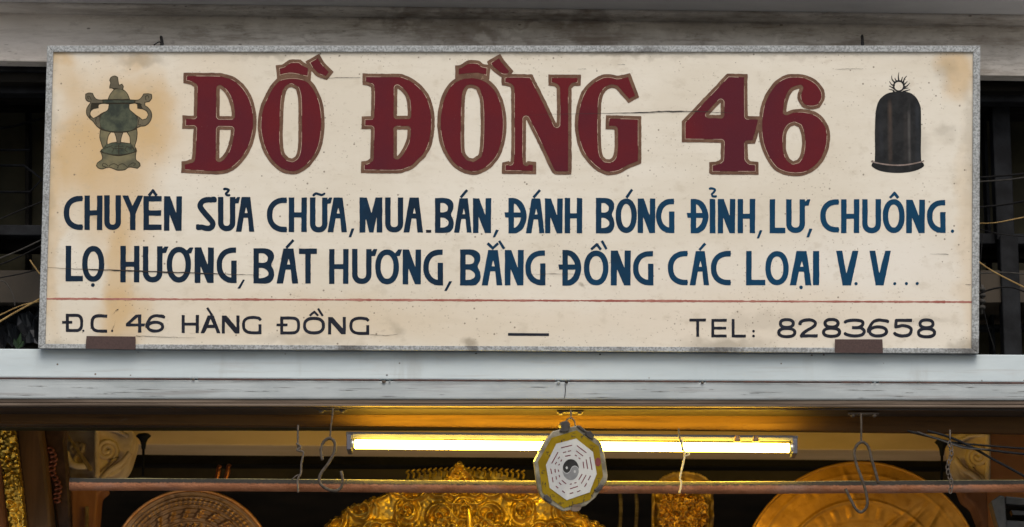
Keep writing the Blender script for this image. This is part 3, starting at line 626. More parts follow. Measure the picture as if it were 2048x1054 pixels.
red_letter([[(920,228),(870,235),(790,280),(725,350),(685,450),(663,580),(668,700),(700,820),(750,900),(820,970),(890,1008),(950,1015),(1020,1000),(1080,965),(1182,925),(1182,555),(905,548),(902,658),(972,660),(972,800),(960,870),(935,893),(905,890),(880,860),(868,780),(865,600),(870,450),(885,390),(915,350),(950,335),(985,345),(1020,385),(1080,453),(1165,408),(1095,220),(1060,228),(1000,240),(960,232)]], r3, s1, .0004)
red_letter([[(523,78),(710,85),(712,468),(825,468),(835,520),(780,722),(712,722),(715,860),(735,882),(812,888),(812,1005),(375,1005),(358,990),(360,890),(430,883),(462,865),(468,712),(108,708),(108,515),(200,420)],[(465,342),(465,458),(355,458)]], r4, s4, .0003)
red_letter([[(1160,82),(1060,92),(960,150),(880,260),(835,370),(815,500),(815,640),(840,760),(890,870),(960,960),(1050,1005),(1150,1018),(1250,1005),(1340,950),(1410,870),(1455,760),(1468,650),(1450,560),(1400,480),(1340,435),(1270,412),(1200,403),(1130,408),(1066,430),(1075,360),(1095,290),(1130,235),(1190,213),(1168,280),(1180,340),(1225,392),(1300,407),(1370,392),(1412,330),(1420,270),(1400,210),(1340,140),(1250,95)],
            [(1140,553),(1180,570),(1203,640),(1208,720),(1195,820),(1165,870),(1130,880),(1095,855),(1068,790),(1063,700),(1070,620),(1100,570)]], r4, s4, .0004)

def letter(ch, x0, y0, x1, y1, t, mat, marks=()):
    fs = [glyph(ch, x0, y0, x1, y1, t)]; bx = [x0, y0, x1, y1]
    if ch in ('D','d'): bx[0] -= 10
    for mk in marks:
        k, a = mk[0], mk[1:]
        if k == 'l':    # straight strokes
            tt = a[-1]; p = a[:-1]; fs.append(lambda X, Y, p=p, tt=tt: sd_path(X, Y, list(p), tt)); pts = p
        elif k == 'h':  # horn polygon
            x, y, X2, Y2 = a; pp_ = [(x+(X2-x)*.38, y),(X2, y),(x+(X2-x)*.62, Y2),(x-1.5, Y2+.5),(x-1.5,(y+Y2)/2)]
            fs.append(lambda X, Y, q=pp_: sd_poly(X, Y, [q])); pts = pp_
        elif k == 'q': fs.append(q_hook(*a)); pts = [(a[0],a[1]),(a[0]+a[2],a[1]+a[3])]
        elif k == 't':
            x, y, X2, Y2 = a; w_, h_ = X2-x, Y2-y; q = smooth([(x+1,y+.8*h_),(x+.22*w_,y+.35*h_),(x+.5*w_,y+.55*h_),(x+.76*w_,y+.7*h_),(X2-1,y+.25*h_)], closed=False, corner=180)
            fs.append(lambda X, Y, q=q: sd_path(X, Y, q, 4.6)); pts = [(x,y),(X2,Y2)]
        elif k == 'o':
            x, y, r = a; fs.append(lambda X, Y, x=x, y=y, r=r: np.hypot(X-x, Y-y)-r); pts = [(x-r,y-r),(x+r,y+r)]
        for p in pts: bx = [min(bx[0],p[0]-4), min(bx[1],p[1]-4), max(bx[2],p[0]+4), max(bx[3],p[1]+4)]
    return solid('letter', lambda X, Y: np.minimum.reduce([f(X, Y) for f in fs]), bx, mat, sign, 0, .0006)
T = 10.9
row1 = [('C',127.5,391.5,165.3,459.8),('H',169,391,205,460),('U',208.5,390.5,242,460),('Y',244.6,391,286.4,460),
 ('E',287,392,323.4,460,('l',(297.5,391.5),(305.8,381),(313.2,391.5),5.6)),('N',328,392.5,364,461.5),('S',394.3,394,431,462),
 ('U',436,394,470.7,462.5,('h',471,394,480.5,406.5),('q',448,377,11,15)),('A',471.8,394,508.7,463.5),('C',533.8,395,573.5,464.4),('H',577.7,395,613.8,464),
 ('U',620,395,655,465,('t',627,384,649.7,392.5),('h',655,395,665,407)),('A',655,395,694,464.5),('M',719.2,395,764.7,465),('U',770.3,395,806.5,465),('A',807,395,846,465),
 ('B',870,396,907.5,465.6),('A',908,396.7,943.4,465.4,('l',(921.5,395),(934.5,380),5.2)),('N',946,396.5,982.5,466),('D',1017,396,1053.4,466.7),
 ('A',1051.8,397,1089,466.5,('l',(1067,395),(1080,379.8),5.2)),('N',1090,397,1125.5,466.5),('H',1129.6,396,1164.7,466.5),('B',1191.9,396,1228.8,466.5),
 ('O',1231.3,397,1273.7,466,('l',(1252.8,395.5),(1264.3,378.8),5.2)),('N',1275.4,397,1310.9,466),('G',1312,397.5,1349,466.4),('D',1381.4,398,1416.9,466.6),
 ('I',1419.4,398,1430.8,466.5,('q',1419.4,375.6,12.6,19)),('N',1435.6,398,1470.7,466.6),('H',1475.3,398,1510.4,466.4),('L',1539.4,398.6,1570.7,466.4),
 ('U',1572.3,398.6,1610,466,('h',1611,398.6,1621,411.3)),('C',1640.5,398.6,1677.4,465),('H',1682.2,398.5,1718.7,466),('U',1724.4,398.3,1762,466.5),
 ('O',1765.5,398.2,1809.3,466,('l',(1779.8,396),(1789,386),(1796.5,396),5.6)),('N',1812.4,399.3,1850,466.2),('G',1853.8,399.8,1891.3,466)]
row2 = [('L',131.5,491.7,166,562.7),('O',164.3,491.7,208.7,563.7,('o',185.8,569.8,3.8)),('H',240.9,491.7,279.1,564.6),('U',285.8,492.5,325,564.8,('h',325,493,337,505.7)),
 ('O',333.4,493.6,382,565.2,('h',375,494.8,387.2,506.7)),('N',389.3,494.8,428,565.8),('G',433.2,494.8,473.3,566.2),('B',506.9,496.7,548.4,566.7),
 ('A',553.2,497,596.5,567,('l',(572.5,495.8),(587,480),5.4)),('T',598.1,497,634,567),('H',658.2,498,697.3,567.8),('U',704.2,498,743.2,568,('h',743.2,498,754.7,512)),
 ('O',750.5,498.8,798,568.7,('h',792.3,498.8,804.2,512)),('N',805.4,499,842.4,568.7),('G',846.5,499,886.2,570.8),('B',920.3,499,961.2,570.8),
 ('A',963.3,500,1004.8,570.8,('l',(975,486.5),(985.6,496.5),(996.5,486.5),5.4),('l',(998,481.5),(1008.3,497.5),5.2)),('N',1009.6,499.9,1047.6,570.8),('G',1050.7,500.7,1091,570.8),
 ('D',1124.8,500,1162.6,571.3),('O',1167.8,501,1216.9,570.8,('l',(1182,499),(1193.8,489),(1202,499.5),5.4),('l',(1203.7,481.5),(1213,498.5),5.2)),
 ('N',1221.5,501,1261.8,570.8),('G',1266,502,1307,570.8),('C',1335.5,501.9,1375,570.3),('A',1379.3,502,1418.3,570.5,('l',(1398.5,500.2),(1410.5,487),5.4)),
 ('C',1421.7,502,1461.3,570.5),('L',1492.4,502,1530.6,570.5),('O',1530.6,502,1577.5,570.5),('A',1579.6,502,1622.8,570.5,('o',1602.2,574.7,3.6)),('I',1626,502,1638.5,570.5),
 ('V',1672.2,501.5,1717,570.8),('V',1739,501.5,1781.8,570.8)]
for r in row1+row2: letter(*r[:5], T, M_BLUE, r[5:])
row3 = [('d',131.6,627.5,166.6,664,6.2),('c',181,628.3,214.4,665.3,6.2),('4',251.9,628.8,290.5,665,6),('6',292.8,628.3,328.3,665,6),('H',363.4,630,398,666,6.3),
 ('a',401,631,441,666.6,6,('l',(414.5,615.5),(424,630.5),4.6)),('n',443.7,631,479,667,6.2),('g',484,631.7,523,668.5,6),('d',560.4,633,600.3,668.8,6),
 ('o',606,633.6,650,668.8,6.2,('l',(619.5,631.5),(628.7,623.5),(636.5,631.5),4.4),('l',(636,617),(645.6,632),4.4)),('n',656.2,634,691.8,668.6,6.2),('g',698.8,633.2,738.5,669.8,6),
 ('T',1378.8,637.2,1412,673.6,5.8),('E',1422.7,637.8,1453.5,674.8,5.6),('L',1463.5,638,1491.7,675,5.8),('8',1554.4,636.3,1592.8,675.7,6.3),('2',1597.7,636.6,1635.5,675,6.3),
 ('8',1643.7,636,1682.4,675,6.3),('3',1689.7,637,1731.5,675,6.3),('6',1736,637,1776.3,675,6.3),('5',1788,637.5,1825.3,675,6.3),('8',1833.8,637,1872.2,676,6.3)]
for r in row3: letter(*r[:6], M_BLACK, r[6:])
def mark(name, q, mat):
    return solid(name, lambda X, Y: sd_poly(X, Y, [q]), (min(p[0] for p in q), min(p[1] for p in q), max(p[0] for p in q), max(p[1] for p in q)), mat, sign, 0, .0006, wobble=.15)
for q in [[(703,457),(708.8,457),(702.5,474.4),(697.3,474.4)],[(991.9,459.4),(997.7,460.2),(990.2,474.8),(985.2,474.8)],[(1519.5,460),(1525,460.6),(1518,476.8),(1513.3,477)],
          [(1618.9,457.2),(1624.9,457.6),(1618.2,474.8),(1612.4,475)],[(485.8,559),(490,559.5),(480.6,577.3),(474.7,577.3)],[(898.3,562.5),(904.4,562.5),(893.5,581.9),(888.3,581.9)]]: mark('comma', q, M_BLUE)
mark('dash', [(852,459.8),(862.6,459.8),(862.6,465.4),(852,465.4)], M_BLACK)
mark('dash', [(1016,666),(1098,666.6),(1098,672),(1016,671.5)], M_BLACK)
for (x,y,r,mt) in [(1904.9,462.5,3.4,M_BLUE),(1712,567.2,3.3,M_BLUE),(1789.5,567.2,3.2,M_BLUE),(1812.7,567.2,3.2,M_BLUE),(1834.4,567.2,3.2,M_BLUE),(166.7,661.6,2.2,M_BLACK),(224.4,661.6,2.4,M_BLACK),(1507,662.4,2.8,M_BLACK),(1507,672,2.8,M_BLACK)]:
    mark('full_stop', [(x+r*math.cos(i*.5236),y+r*math.sin(i*.5236)) for i in range(12)], mt)
solid('rule_line', lambda X, Y: np.abs(Y-(597.6+(X-91)*.0035))-2.0-.35*wob(X, Y, 30), (94,594,1942,608), M_RULE, sign, 0, .0004, step=1.5, wobble=.8)
def crack(pts, w, mat=M_CRACK):
    q = []
    for i in range(len(pts)-1):
        for k in range(8):
            t = k/8; q.append((pts[i][0]*(1-t)+pts[i+1][0]*t, pts[i][1]*(1-t)+pts[i+1][1]*t+random.uniform(-.5,.5), (w[i]*(1-t)+w[i+1]*t)*random.uniform(.6,1.3)))
    V = []; Fc = []
    for i, (x, y, ww) in enumerate(q): V += [S(x,y-ww/2,.0018), S(x,y+ww/2,.0018)]
    for i in range(len(q)-1): Fc.append((2*i,2*i+1,2*i+3,2*i+2))
    mesh('crack', V, Fc, mat, sign)
crack([(1045,231),(1130,228),(1200,227),(1280,225),(1330,223),(1395,223),(1440,225),(1470,226)], [.2,.4,.8,1.6,2.2,1.6,.8,.3])
crack([(92,535),(150,538),(220,540),(300,543),(390,546),(470,549),(530,550)], [.4,1.0,2.4,2.6,2.2,1.0,.3])
crack([(640,157),(690,155),(725,155)], [.4,.9,.5]); crack([(1050,549),(1100,548),(1180,548)], [.2,.7,.3]); crack([(1860,508),(1902,509)], [.2,.9]); crack([(1930,569),(1943,570)], [.5,1])
crack([(272,672),(330,674),(400,676)], [1,.6,.3]); crack([(740,669),(770,671),(800,668)], [.5,.7,.3]); crack([(1155,138),(1175,138)], [.3,.8]); crack([(1235,129),(1252,129)],[.3,.7])
crack([(226,630),(231,622),(238,618)], [.4,.8,1.6]); crack([(224,660),(229,650),(232,637)], [1.4,.9,.3])
crack([(1670,139),(1700,138),(1730,138)], [.3,.8,.3])

# painted urn
urn = mesh('urn_painting', [S(180,200,.0001),S(181,200,.0001),S(181,201,.0001)], [(0,1,2)], M_BLACK, sign)
bpy.data.objects.remove(urn)
M_UOUT = paint('urn_outline_paint', (.030,.026,.016), (.045,.038,.024), .1)
M_UG = simple('urn_green_paint', (.012,.020,.012), (.070,.082,.046), 26, rough=.5, bump=0)
M_UB = simple('urn_olive_paint', (.075,.072,.040), (.16,.14,.070), 22, rough=.5, bump=0)
M_UH = simple('urn_brown_paint', (.075,.063,.038), (.13,.108,.062), 22, rough=.5, bump=0)
def U(l): return [(140+x/4.585, 130+y/4.585) for x, y in l]
sil = [[(410,97),(440,110),(445,150),(450,182),(478,172),(494,195),(488,222),(520,250),(540,285),(552,318),(620,318),(650,300),(675,262),(720,260),(752,268),(752,305),(730,338),(690,345),(690,370),(720,390),(748,430),(752,480),(730,530),(690,560),(650,565),(615,580),(620,640),(610,700),(598,745),(612,775),(605,830),(610,870),(640,895),(648,925),(620,952),(560,940),(530,945),(500,965),(440,968),(400,955),(350,940),(300,956),(260,948),(240,925),(250,895),(285,870),(295,850),(285,810),(280,780),(300,765),(285,720),(270,660),(278,590),(240,560),(210,520),(175,490),(150,450),(150,400),(170,365),(188,340),(160,335),(140,310),(140,265),(175,252),(210,258),(225,290),(255,315),(345,318),(365,270),(400,225),(385,215),(360,215),(362,192),(370,165),(360,140),(375,110)],
       [(355,360),(300,355),(265,365),(262,385),(265,395),(215,405),(190,430),(190,460),(215,487),(255,465),(290,440),(340,415),(352,385)],
       [(545,360),(590,352),(615,360),(618,400),(660,405),(700,425),(715,455),(700,490),(665,500),(640,480),(610,460),(575,430),(548,405)],
       [(375,618),(405,620),(420,660),(428,705),(380,712),(345,725),(345,690),(355,650)],
       [(490,620),(520,618),(545,660),(550,718),(510,712),(468,706),(475,660)]]
su = [smooth(U(l), corner=45) for l in sil]; ub_ = (168,149,306,343)
fu = lambda X, Y: sd_poly(X, Y, su)
urn = solid('urn_painting', fu, ub_, M_UOUT, sign, 0, .0005, step=.8, wobble=.2)
def upart(nm, l, mat, ins=1.5, z=0):
    q = smooth(U(l), corner=45); A = np.array(q)
    return solid(nm, lambda X, Y: np.maximum(sd_poly(X, Y, [q])+ins*.7, fu(X, Y)+ins), (A[:,0].min(),A[:,1].min(),A[:,0].max(),A[:,1].max()), mat, urn, .0004+z, .0009+z, step=.7, wobble=.2)
upart('painted_finial', [(340,90),(460,90),(455,165),(500,165),(505,222),(470,230),(420,215),(350,225)], M_UH)
upart('painted_lid', [(340,318),(360,262),(420,218),(480,225),(530,260),(556,318)], M_UB)
upart('painted_rim', [(305,322),(590,322),(590,348),(305,348)], M_UG, .8)
upart('painted_body', [(340,354),(556,354),(545,400),(610,470),(625,530),(600,580),(540,608),(440,614),(340,606),(285,580),(272,520),(285,460),(350,410)], M_UG)
upart('painted_handle', [(130,240),(240,240),(300,325),(300,352),(200,352),(180,480),(272,470),(285,580),(130,560)], M_UH)
upart('painted_handle', [(600,322),(660,250),(770,250),(770,560),(610,590),(620,470),(700,480),(640,352),(596,352)], M_UH)
upart('painted_leg', [(278,592),(375,612),(345,690),(330,780),(310,790),(265,700)], M_UB)
upart('painted_leg', [(408,618),(488,618),(470,700),(455,730),(435,728),(420,680)], M_UH)
upart('painted_leg', [(520,614),(620,585),(625,700),(595,780),(565,785),(545,680)], M_UB)
upart('painted_stand', [(330,725),(440,712),(570,725),(600,780),(560,812),(440,825),(330,812),(285,785)], M_UG, .6)
upart('painted_stand', [(282,795),(440,832),(608,795),(606,860),(655,920),(620,960),(440,975),(240,955),(230,900),(292,850)], M_UB)
def uline(pts, w=1.3):
    q = smooth(U(pts), closed=False, corner=180)+[U(pts)[-1]]; A = np.array(q)
    solid('painted_line', lambda X, Y: sd_path(X, Y, q, w), (A[:,0].min()-2,A[:,1].min()-2,A[:,0].max()+2,A[:,1].max()+2), M_UOUT, urn, .0008, .0012, step=.5, wobble=.1, amin=.5)
uline([(300,320),(440,316),(590,322)]); uline([(300,348),(440,350),(590,348)]); uline([(195,325),(180,290),(162,290),(172,312)]); uline([(700,325),(692,290),(715,282),(722,305)])
uline([(290,790),(350,815),(440,825),(540,812),(600,785)], 1.6); uline([(350,940),(300,925),(310,900),(350,925)]); uline([(360,930),(400,905),(440,925),(430,945)]); uline([(440,930),(480,905),(520,935)]); uline([(530,935),(570,900),(600,905),(580,925)])
uline([(410,745),(490,745)]); uline([(405,765),(490,768)]); uline([(448,730),(448,820)], 1.6); uline([(215,355),(245,355),(240,372)]); uline([(625,355),(655,362),(640,380)]); uline([(330,760),(390,740)]); uline([(510,740),(560,765)]); uline([(250,480),(235,505),(245,540)]); uline([(640,480),(625,540),(650,545)]); uline([(385,800),(400,770),(380,760)]); uline([(530,800),(505,775),(520,760)])
# painted bell
m = NT('bell_black_paint', .6, spec=.12)
def xw(px): return S(px, 250).x
sxn = m.n.new('ShaderNodeSeparateXYZ'); m.L(m.pos, sxn.inputs[0]); X_ = sxn.outputs['X']
c = m.mix(m.rng(m.noise(30), .35,.65), (.010,.011,.012), (.020,.021,.022))
for (x, w, a, cl) in [(1780,7,.6,(.10,.07,.052)),(1818,5,.65,(.11,.105,.10)),(1811,7,.3,(.06,.05,.045)),(1835,8,.5,(.035,.042,.052)),(1762,8,.4,(.035,.04,.05))]:
    d = m.math('ABSOLUTE', m.math('SUBTRACT', X_, xw(x))); f = m.rng(d, 0, w*8.1/F, 1, 0)
    f = m.math('MULTIPLY', f, m.rng(m.noise(22,(1,1,.5),4,off=4), .30,.70)); f = m.math('MULTIPLY', f, m.blob(x,270,0,25,62,.3,.004)); c = m.mix(m.math('MULTIPLY', f, a), c, cl)
m.col(c); m.bump(m.noise(300), .3,.0004); M_BELL = m.m
def Bq(l): return [(1700+x/4.585, 130+y/4.585) for x, y in l]
qb = smooth(Bq([(440,243),(380,250),(320,272),(270,320),(245,380),(233,460),(228,600),(228,860),(212,890),(198,915),(205,935),(260,965),(340,983),(440,990),(540,982),(620,962),(675,930),(675,905),(655,880),(650,800),(652,600),(650,420),(643,370),(615,310),(570,265),(510,245)]), corner=60)
bell = solid('bell_painting', lambda X, Y: sd_poly(X, Y, [qb]), (1742,180,1849,348), M_BELL, sign, 0, .0006, wobble=.2)
q = smooth(Bq([(215,878),(300,908),(440,920),(580,905),(660,872)]), closed=False, corner=180)
solid('bell_band', lambda X, Y: sd_path(X, Y, q, 2.6), (1742,315,1848,335), simple('bell_band_paint', (.16,.12,.10), (.24,.19,.17), 60, bump=0), bell, .0005, .001, wobble=.2)
cx_, cy_ = 1700+447/4.585, 130+193/4.585
flames = [((355,222),(395,232),(400,243)),((358,192),(385,205),(402,215)),((362,148),(380,178),(405,185)),((385,97),(385,130),(410,158)),((412,118),(418,138),(430,150)),((450,70),(443,105),(450,148)),((482,110),(475,130),(470,150)),
          ((520,102),(500,125),(490,158)),((526,150),(510,165),(497,178)),((548,163),(525,190),(502,200)),((535,212),(515,212),(498,215)),((550,226),(520,235),(490,243))]
def fl(X, Y):
    d = np.abs(np.hypot(X-cx_, Y-cy_)-10.2)-1.6
    for a, b, c_ in flames:
        a, b, c_ = Bq([a,b,c_]); q_ = smooth([a,b,c_], closed=False, corner=180)+[c_]
        for i in range(len(q_)-1): d = np.minimum(d, sd_path(X, Y, [q_[i], q_[i+1]], .8+2.8*i/len(q_)))
        for i in range(1,len(q_)): d = np.minimum(d, np.hypot(X-q_[i][0], Y-q_[i][1])-(.4+1.4*i/len(q_)))
    return d
solid('flame_ring', fl, (1775,143,1822,187), M_BELL, bell, 0, .0006, step=.5, wobble=.1)

# brackets that hold the foot of the sign, and hooks at the top
for pts, lb in (([(174,672.5),(272,673.5),(272,700),(172,698)], 'brown metal tab clamping the lower left edge of the sign'), ([(1669,679),(1764,679),(1765,707),(1669,706)], 'brown metal tab clamping the lower right edge of the sign')):
    A = [S(x,y,.011) for x,y in pts]; B = [a-SN*.0035 for a in A]
    t = thing('sign_bracket', lb, 'bracket', S(*pts[3], 0), 'tabs holding the foot of the sign')
    bevel(mesh('tab_plate', A+B, [(0,1,2,3),(7,6,5,4),(0,1,5,4),(1,2,6,5),(2,3,7,6),(3,0,4,7)], M_TAB, t), .0008)
for pts, lb in (([(323,94,7.90),(324,84,8.0),(322,73,8.14)], 'small dark hook tying the top left of the sign to the beam'), ([(1725,94,7.90),(1725,84,8.0),(1724,71,8.14)], 'small dark hook tying the top right of the sign to the beam')):
    t = thing('tie_hook', lb, 'hook', P(*pts[0]), 'hooks tying the sign to the beam')
    tube('hook_shank', pts, 8.0, [3.6,3,2.2], M_CABLE, t)
    if pts[0][0] < 500: tube('tie_wire', [(308,90,7.95),(318,84,7.97),(327,88,7.95)], 7.96, 1.2, M_CABLE, t)

# ------------------------------------------------------------------ fluorescent light under the lintel
YT = 8.036
M_BATTEN = simple('aged_white_enamel', (.055,.055,.07), (.075,.075,.095), 12, rough=.4, bump=.1)
lamp = thing('tube_light', 'lit fluorescent batten light hanging under the lintel', 'light', P(1140, 880, YT))
def tl(x): return (x-692)*.0125
prism('batten_back', [(692,863),(1596,871),(1596,877),(692,870)], YT+.060, .02, M_BATTEN, lamp, .001)
prism('batten_body', [(704,867),(1586,875),(1586,882),(704,877)], YT+.042, .03, M_BATTEN, lamp, .002)
for x, y in ((698,885),(1590,893)): prism('lamp_holder', [(x-5,y-16),(x+5,y-16),(x+5,y+14),(x-5,y+14)], YT-.010, .075, M_BATTEN, lamp, .002)
tube_w('end_cap', [P(701,888,YT), P(710,888.3,YT)], .0125, M_ENDCAP, lamp, seg=20); tube_w('end_cap', [P(1578,896,YT), P(1588,896,YT)], .0125, M_ENDCAP, lamp, seg=20)
tube_w('glass_tube', [P(710,888.5,YT), P(1578,896,YT)], .0128, M_TUBE, lamp, seg=24)
for x in (1474.5,1511.5): tube('starter', [(x,872),(x,879),(x,885)], YT-.02, [5,7,5.5], M_BRWOOD, lamp, seg=12)

# ------------------------------------------------------------------ pipe, hooks, wires
YR = 8.040
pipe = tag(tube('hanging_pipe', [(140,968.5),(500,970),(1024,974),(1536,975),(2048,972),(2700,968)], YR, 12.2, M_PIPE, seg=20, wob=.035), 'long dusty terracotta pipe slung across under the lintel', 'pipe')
def plate(x0, x1, y, label):
    t = thing('hook_plate', label, 'plate', P((x0+x1)/2, y, 8.03), 'hook plates screwed under the lintel')
    p0, p1 = P(x0, y, 8.03), P(x1, y, 8.03); z = p0.z
    box('plate', p0.x, p1.x, 8.026, 8.046, z-.006, z-.001, M_IRONL, t, .001)
    for f in (.15, .85):
        x = p0.x*(1-f)+p1.x*f; tube_w('screw', [(x,8.032,z-.006),(x,8.032,z-.010),(x,8.032,z-.013)], [.006,.007,.004], M_IRON, t, seg=10, smooth_path=False)
plate(634, 694, 817, 'left hook plate screwed under the lintel'); plate(1114, 1167, 821, 'middle hook plate above the octagonal mirror'); plate(1696, 1758, 825, 'right hook plate above the long open hook')
def zz(l, ox): return [(ox+x/3.848, 780+y/3.848) for x, y in l]
sh = thing('s_hook', 'large dusty iron S hook hanging left of the tube light', 'hook', P(*zz([(590,150)],512)[0], 8.0), 'iron hooks hanging under the lintel')
tube('hook_rod', zz([(592,140),(588,200),(575,300),(572,385)],512), 7.97, 1.8, M_IRONL, sh)
tube('hook_bend', zz([(512,540),(500,460),(525,395),(568,372),(605,405),(602,480),(560,560),(502,640),(488,700),(525,750),(600,776),(650,755),(668,700),(655,625)],512), 7.962, 3.1, M_IRONL, sh, wob=.1)
lh = thing('long_hook', 'long open iron hook hanging right of the tube light', 'hook', P(*zz([(715,185)],1536)[0], 8.0), 'iron hooks hanging under the lintel')
tube('hook_rod', zz([(716,180),(718,300),(716,410)],1536), 7.97, 2.0, M_IRONL, lh)
tube('hook_bend', zz([(850,720),(830,640),(800,540),(772,440),(730,402),(688,420),(663,480),(680,570),(720,680),(752,780),(765,870),(745,920),(710,940),(672,910),(630,830),(595,760)],1536), 7.962, 2.9, M_IRONL, lh, wob=.1)
lw = thing('pipe_tie', 'twisted dark wire tying the pipe up beside the S hook', 'wire', P(*zz([(325,285)],512)[0], 8.2), 'ties holding up the pipe')
tube('wire', zz([(325,270),(322,350),(325,420),(330,465),(365,480),(350,560),(345,640),(322,690),(325,790)],512), 7.965, 2.1, M_IRON, lw, wob=.2)
tube('wire_tail', zz([(275,692),(310,660),(335,655)],512), 7.965, 1.3, M_IRON, lw); tube('wire_knot', zz([(310,410),(345,440),(315,460),(340,470)],512), 7.96, 2.2, M_IRON, lw)
st = thing('pipe_tie', 'yellow lit string tying the pipe up right of the mirror', 'string', P(1358, 862, 8.14), 'ties holding up the pipe')
tube('wire_top', zz([(1283,298),(1285,350),(1300,400),(1312,470)],1024), 7.965, 1.7, M_IRON, st); tube('string', zz([(1312,380),(1312,440),(1330,490),(1318,560),(1300,640),(1292,680),(1302,712),(1296,760),(1288,795)],1024), 7.965, 1.9, simple('hemp_string',(.40,.33,.18),(.52,.44,.26),80,rough=.8), st, wob=.2)
tube('string_knot', zz([(1320,480),(1355,482),(1362,498),(1330,510)],1024), 7.965, 1.6, simple('hemp_knot',(.40,.33,.18),(.52,.44,.26),80,rough=.8), st)
ch = thing('pipe_chain', 'dark chain tying the pipe up beside the right capital', 'chain', P(1900, 865, 8.2), 'ties holding up the pipe')
for k in range(11):
    y = 888+k*9.3; x = 1899+4*math.sin(k*.9)
    tube('chain_link', [(x-2.6,y-3),(x,y-6),(x+2.6,y-3),(x+2.6,y+3),(x,y+6),(x-2.6,y+3),(x-2.6,y-3)], 7.96+(.004 if k%2 else 0), 1.3, M_IRON, ch, seg=6)
tube('chain_wire', [(1900,860),(1900,884)], 7.965, 1.8, M_IRON, ch)
for i, (pts, r, lb) in enumerate([([(1815,862),(1845,868),(1900,884),(1960,890),(2048,897),(2200,905)], 1.9, 'upper black cable of the bundle leaving the lintel at right'), ([(1855,862),(1895,873),(1941,893),(1985,918),(2048,952),(2150,1010)], 2.5, 'steepest thick black cable slanting down to the right edge'),
                   ([(1822,864),(1870,876),(1926,893),(1985,901),(2048,908),(2200,920)], 2.3, 'lower level black cable of the bundle at right'), ([(1835,864),(1880,880),(1930,896),(1975,899)], 1.6, 'short grey cable within the bundle under the lintel at right')]):
    tag(tube('power_cable', pts, 7.99-.008*i, r, M_CABLEG if i == 3 else M_CABLE), lb, 'cable', 'cables under the lintel at the right')

# ------------------------------------------------------------------ octagonal mirror
bag = thing('octagon_mirror', 'octagonal bagua mirror with yellow border and yin yang symbol hanging on a wire', 'mirror', P(1137, 845, 8.05))
def Z(l): return [(1040+x/4.581, 810+y/4.581) for x, y in l]
YAW = .62
def Q(px, py, lift=0):   # mirror plane, turned a little about the vertical and leaning forward
    c0 = P(1140, 935, 7.925); n = Vector((.30,-.94,-.16)).normalized(); d = ray(px, py); return CAM+d*((c0-CAM).dot(n)/d.dot(n))+n*lift
M_BFR = simple('milky_plastic_frame', (.11,.10,.068), (.24,.22,.165), 30, rough=.35, bump=.4)
M_BYE = simple('mustard_border_print', (.17,.11,.003), (.23,.155,.006), 20, rough=.4, bump=.05, spec=.15)
m = NT('silvered_white_glass', .16, .25, .6); m.col(m.mix(m.rng(m.noise(12),.35,.65),(.52,.53,.52),(.64,.65,.61))); m.b.inputs['Coat Weight'].default_value = .8; m.b.inputs['Coat Roughness'].default_value = .08; M_BWH = m.m
M_BRD = simple('dark_red_print', (.10,.02,.03), (.14,.03,.04), 30, rough=.3, bump=0)
M_BBK = simple('black_print', (.015,.015,.015), (.03,.03,.03), 30, rough=.3, bump=0); M_BGY = simple('grey_print', (.16,.165,.17), (.20,.21,.21), 30, rough=.3, bump=0)
M_TAPE = simple('black_tape', (.025,.022,.02), (.05,.045,.04), 50, rough=.5)
def bp(nm, l, mat, lo, hi, par=bag, sm=False, bev=0):
    q = Z(l); q = smooth(q, corner=60) if sm else q; n = len(q)
    if area(q) < 0: q = q[::-1]
    V = [Q(x,y,hi) for x,y in q]+[Q(x,y,lo) for x,y in q]
    o = mesh(nm, V, [tuple(range(n)), tuple(range(2*n-1,n-1,-1))]+[(i,(i+1)%n,n+(i+1)%n,n+i) for i in range(n)], mat, par)
    if bev: bevel(o, bev)
    return o
bp('mirror_frame', [(305,240),(420,212),(535,187),(560,195),(640,262),(745,345),(778,460),(805,650),(795,700),(755,760),(690,850),(600,925),(500,955),(400,975),(290,915),(200,850),(160,750),(145,640),(130,520),(175,430),(230,330)], M_BFR, -.012, 0, bev=.002)
bp('mirror_border', [(520,232),(722,380),(760,650),(640,870),(400,945),(205,805),(165,520),(290,300)], M_BYE, -.001, .0015)
face = bp('mirror_face', [(512,308),(665,430),(700,630),(635,800),(425,872),(270,760),(235,550),(330,355)], M_BWH, .001, .0028)
for a, b in [((372,393),(475,368)),((390,437),(420,429)),((435,425),(465,418)),((410,470),(460,460)),((518,372),(605,438)),((512,420),(575,468)),((500,457),(518,468)),((533,483),(550,495)),((637,475),(657,595)),((603,498),(617,585)),((575,520),(583,580)),
             ((643,648),(622,688)),((603,640),(558,720)),((567,632),(535,685)),((607,717),(588,750)),((550,783),(520,797)),((485,803),(453,812)),((528,745),(455,768)),((515,710),(495,715)),((472,722),(453,727)),((380,690),(420,722)),((353,710),(375,730)),((325,743),(347,762)),((383,785),(407,805)),
             ((278,583),(288,630)),((317,586),(321,620)),((348,592),(353,612)),((293,663),(300,708)),((327,652),(331,683)),((355,640),(361,662)),((345,432),(287,535)),((360,473),(347,493)),((333,522),(320,543)),((380,500),(370,518)),((360,540),(350,553))]:
    dx, dy = b[0]-a[0], b[1]-a[1]; L_ = math.hypot(dx,dy); nx, ny = -dy/L_*4.3, dx/L_*4.3
    bp('trigram_bar', [(a[0]+nx,a[1]+ny),(b[0]+nx,b[1]+ny),(b[0]-nx,b[1]-ny),(a[0]-nx,a[1]-ny)], M_BRD, .0026, .0032, face)
bx_ = 1040+462/4.581; by_ = 810+592/4.581; RX, RY = 78/4.581, 100/4.581
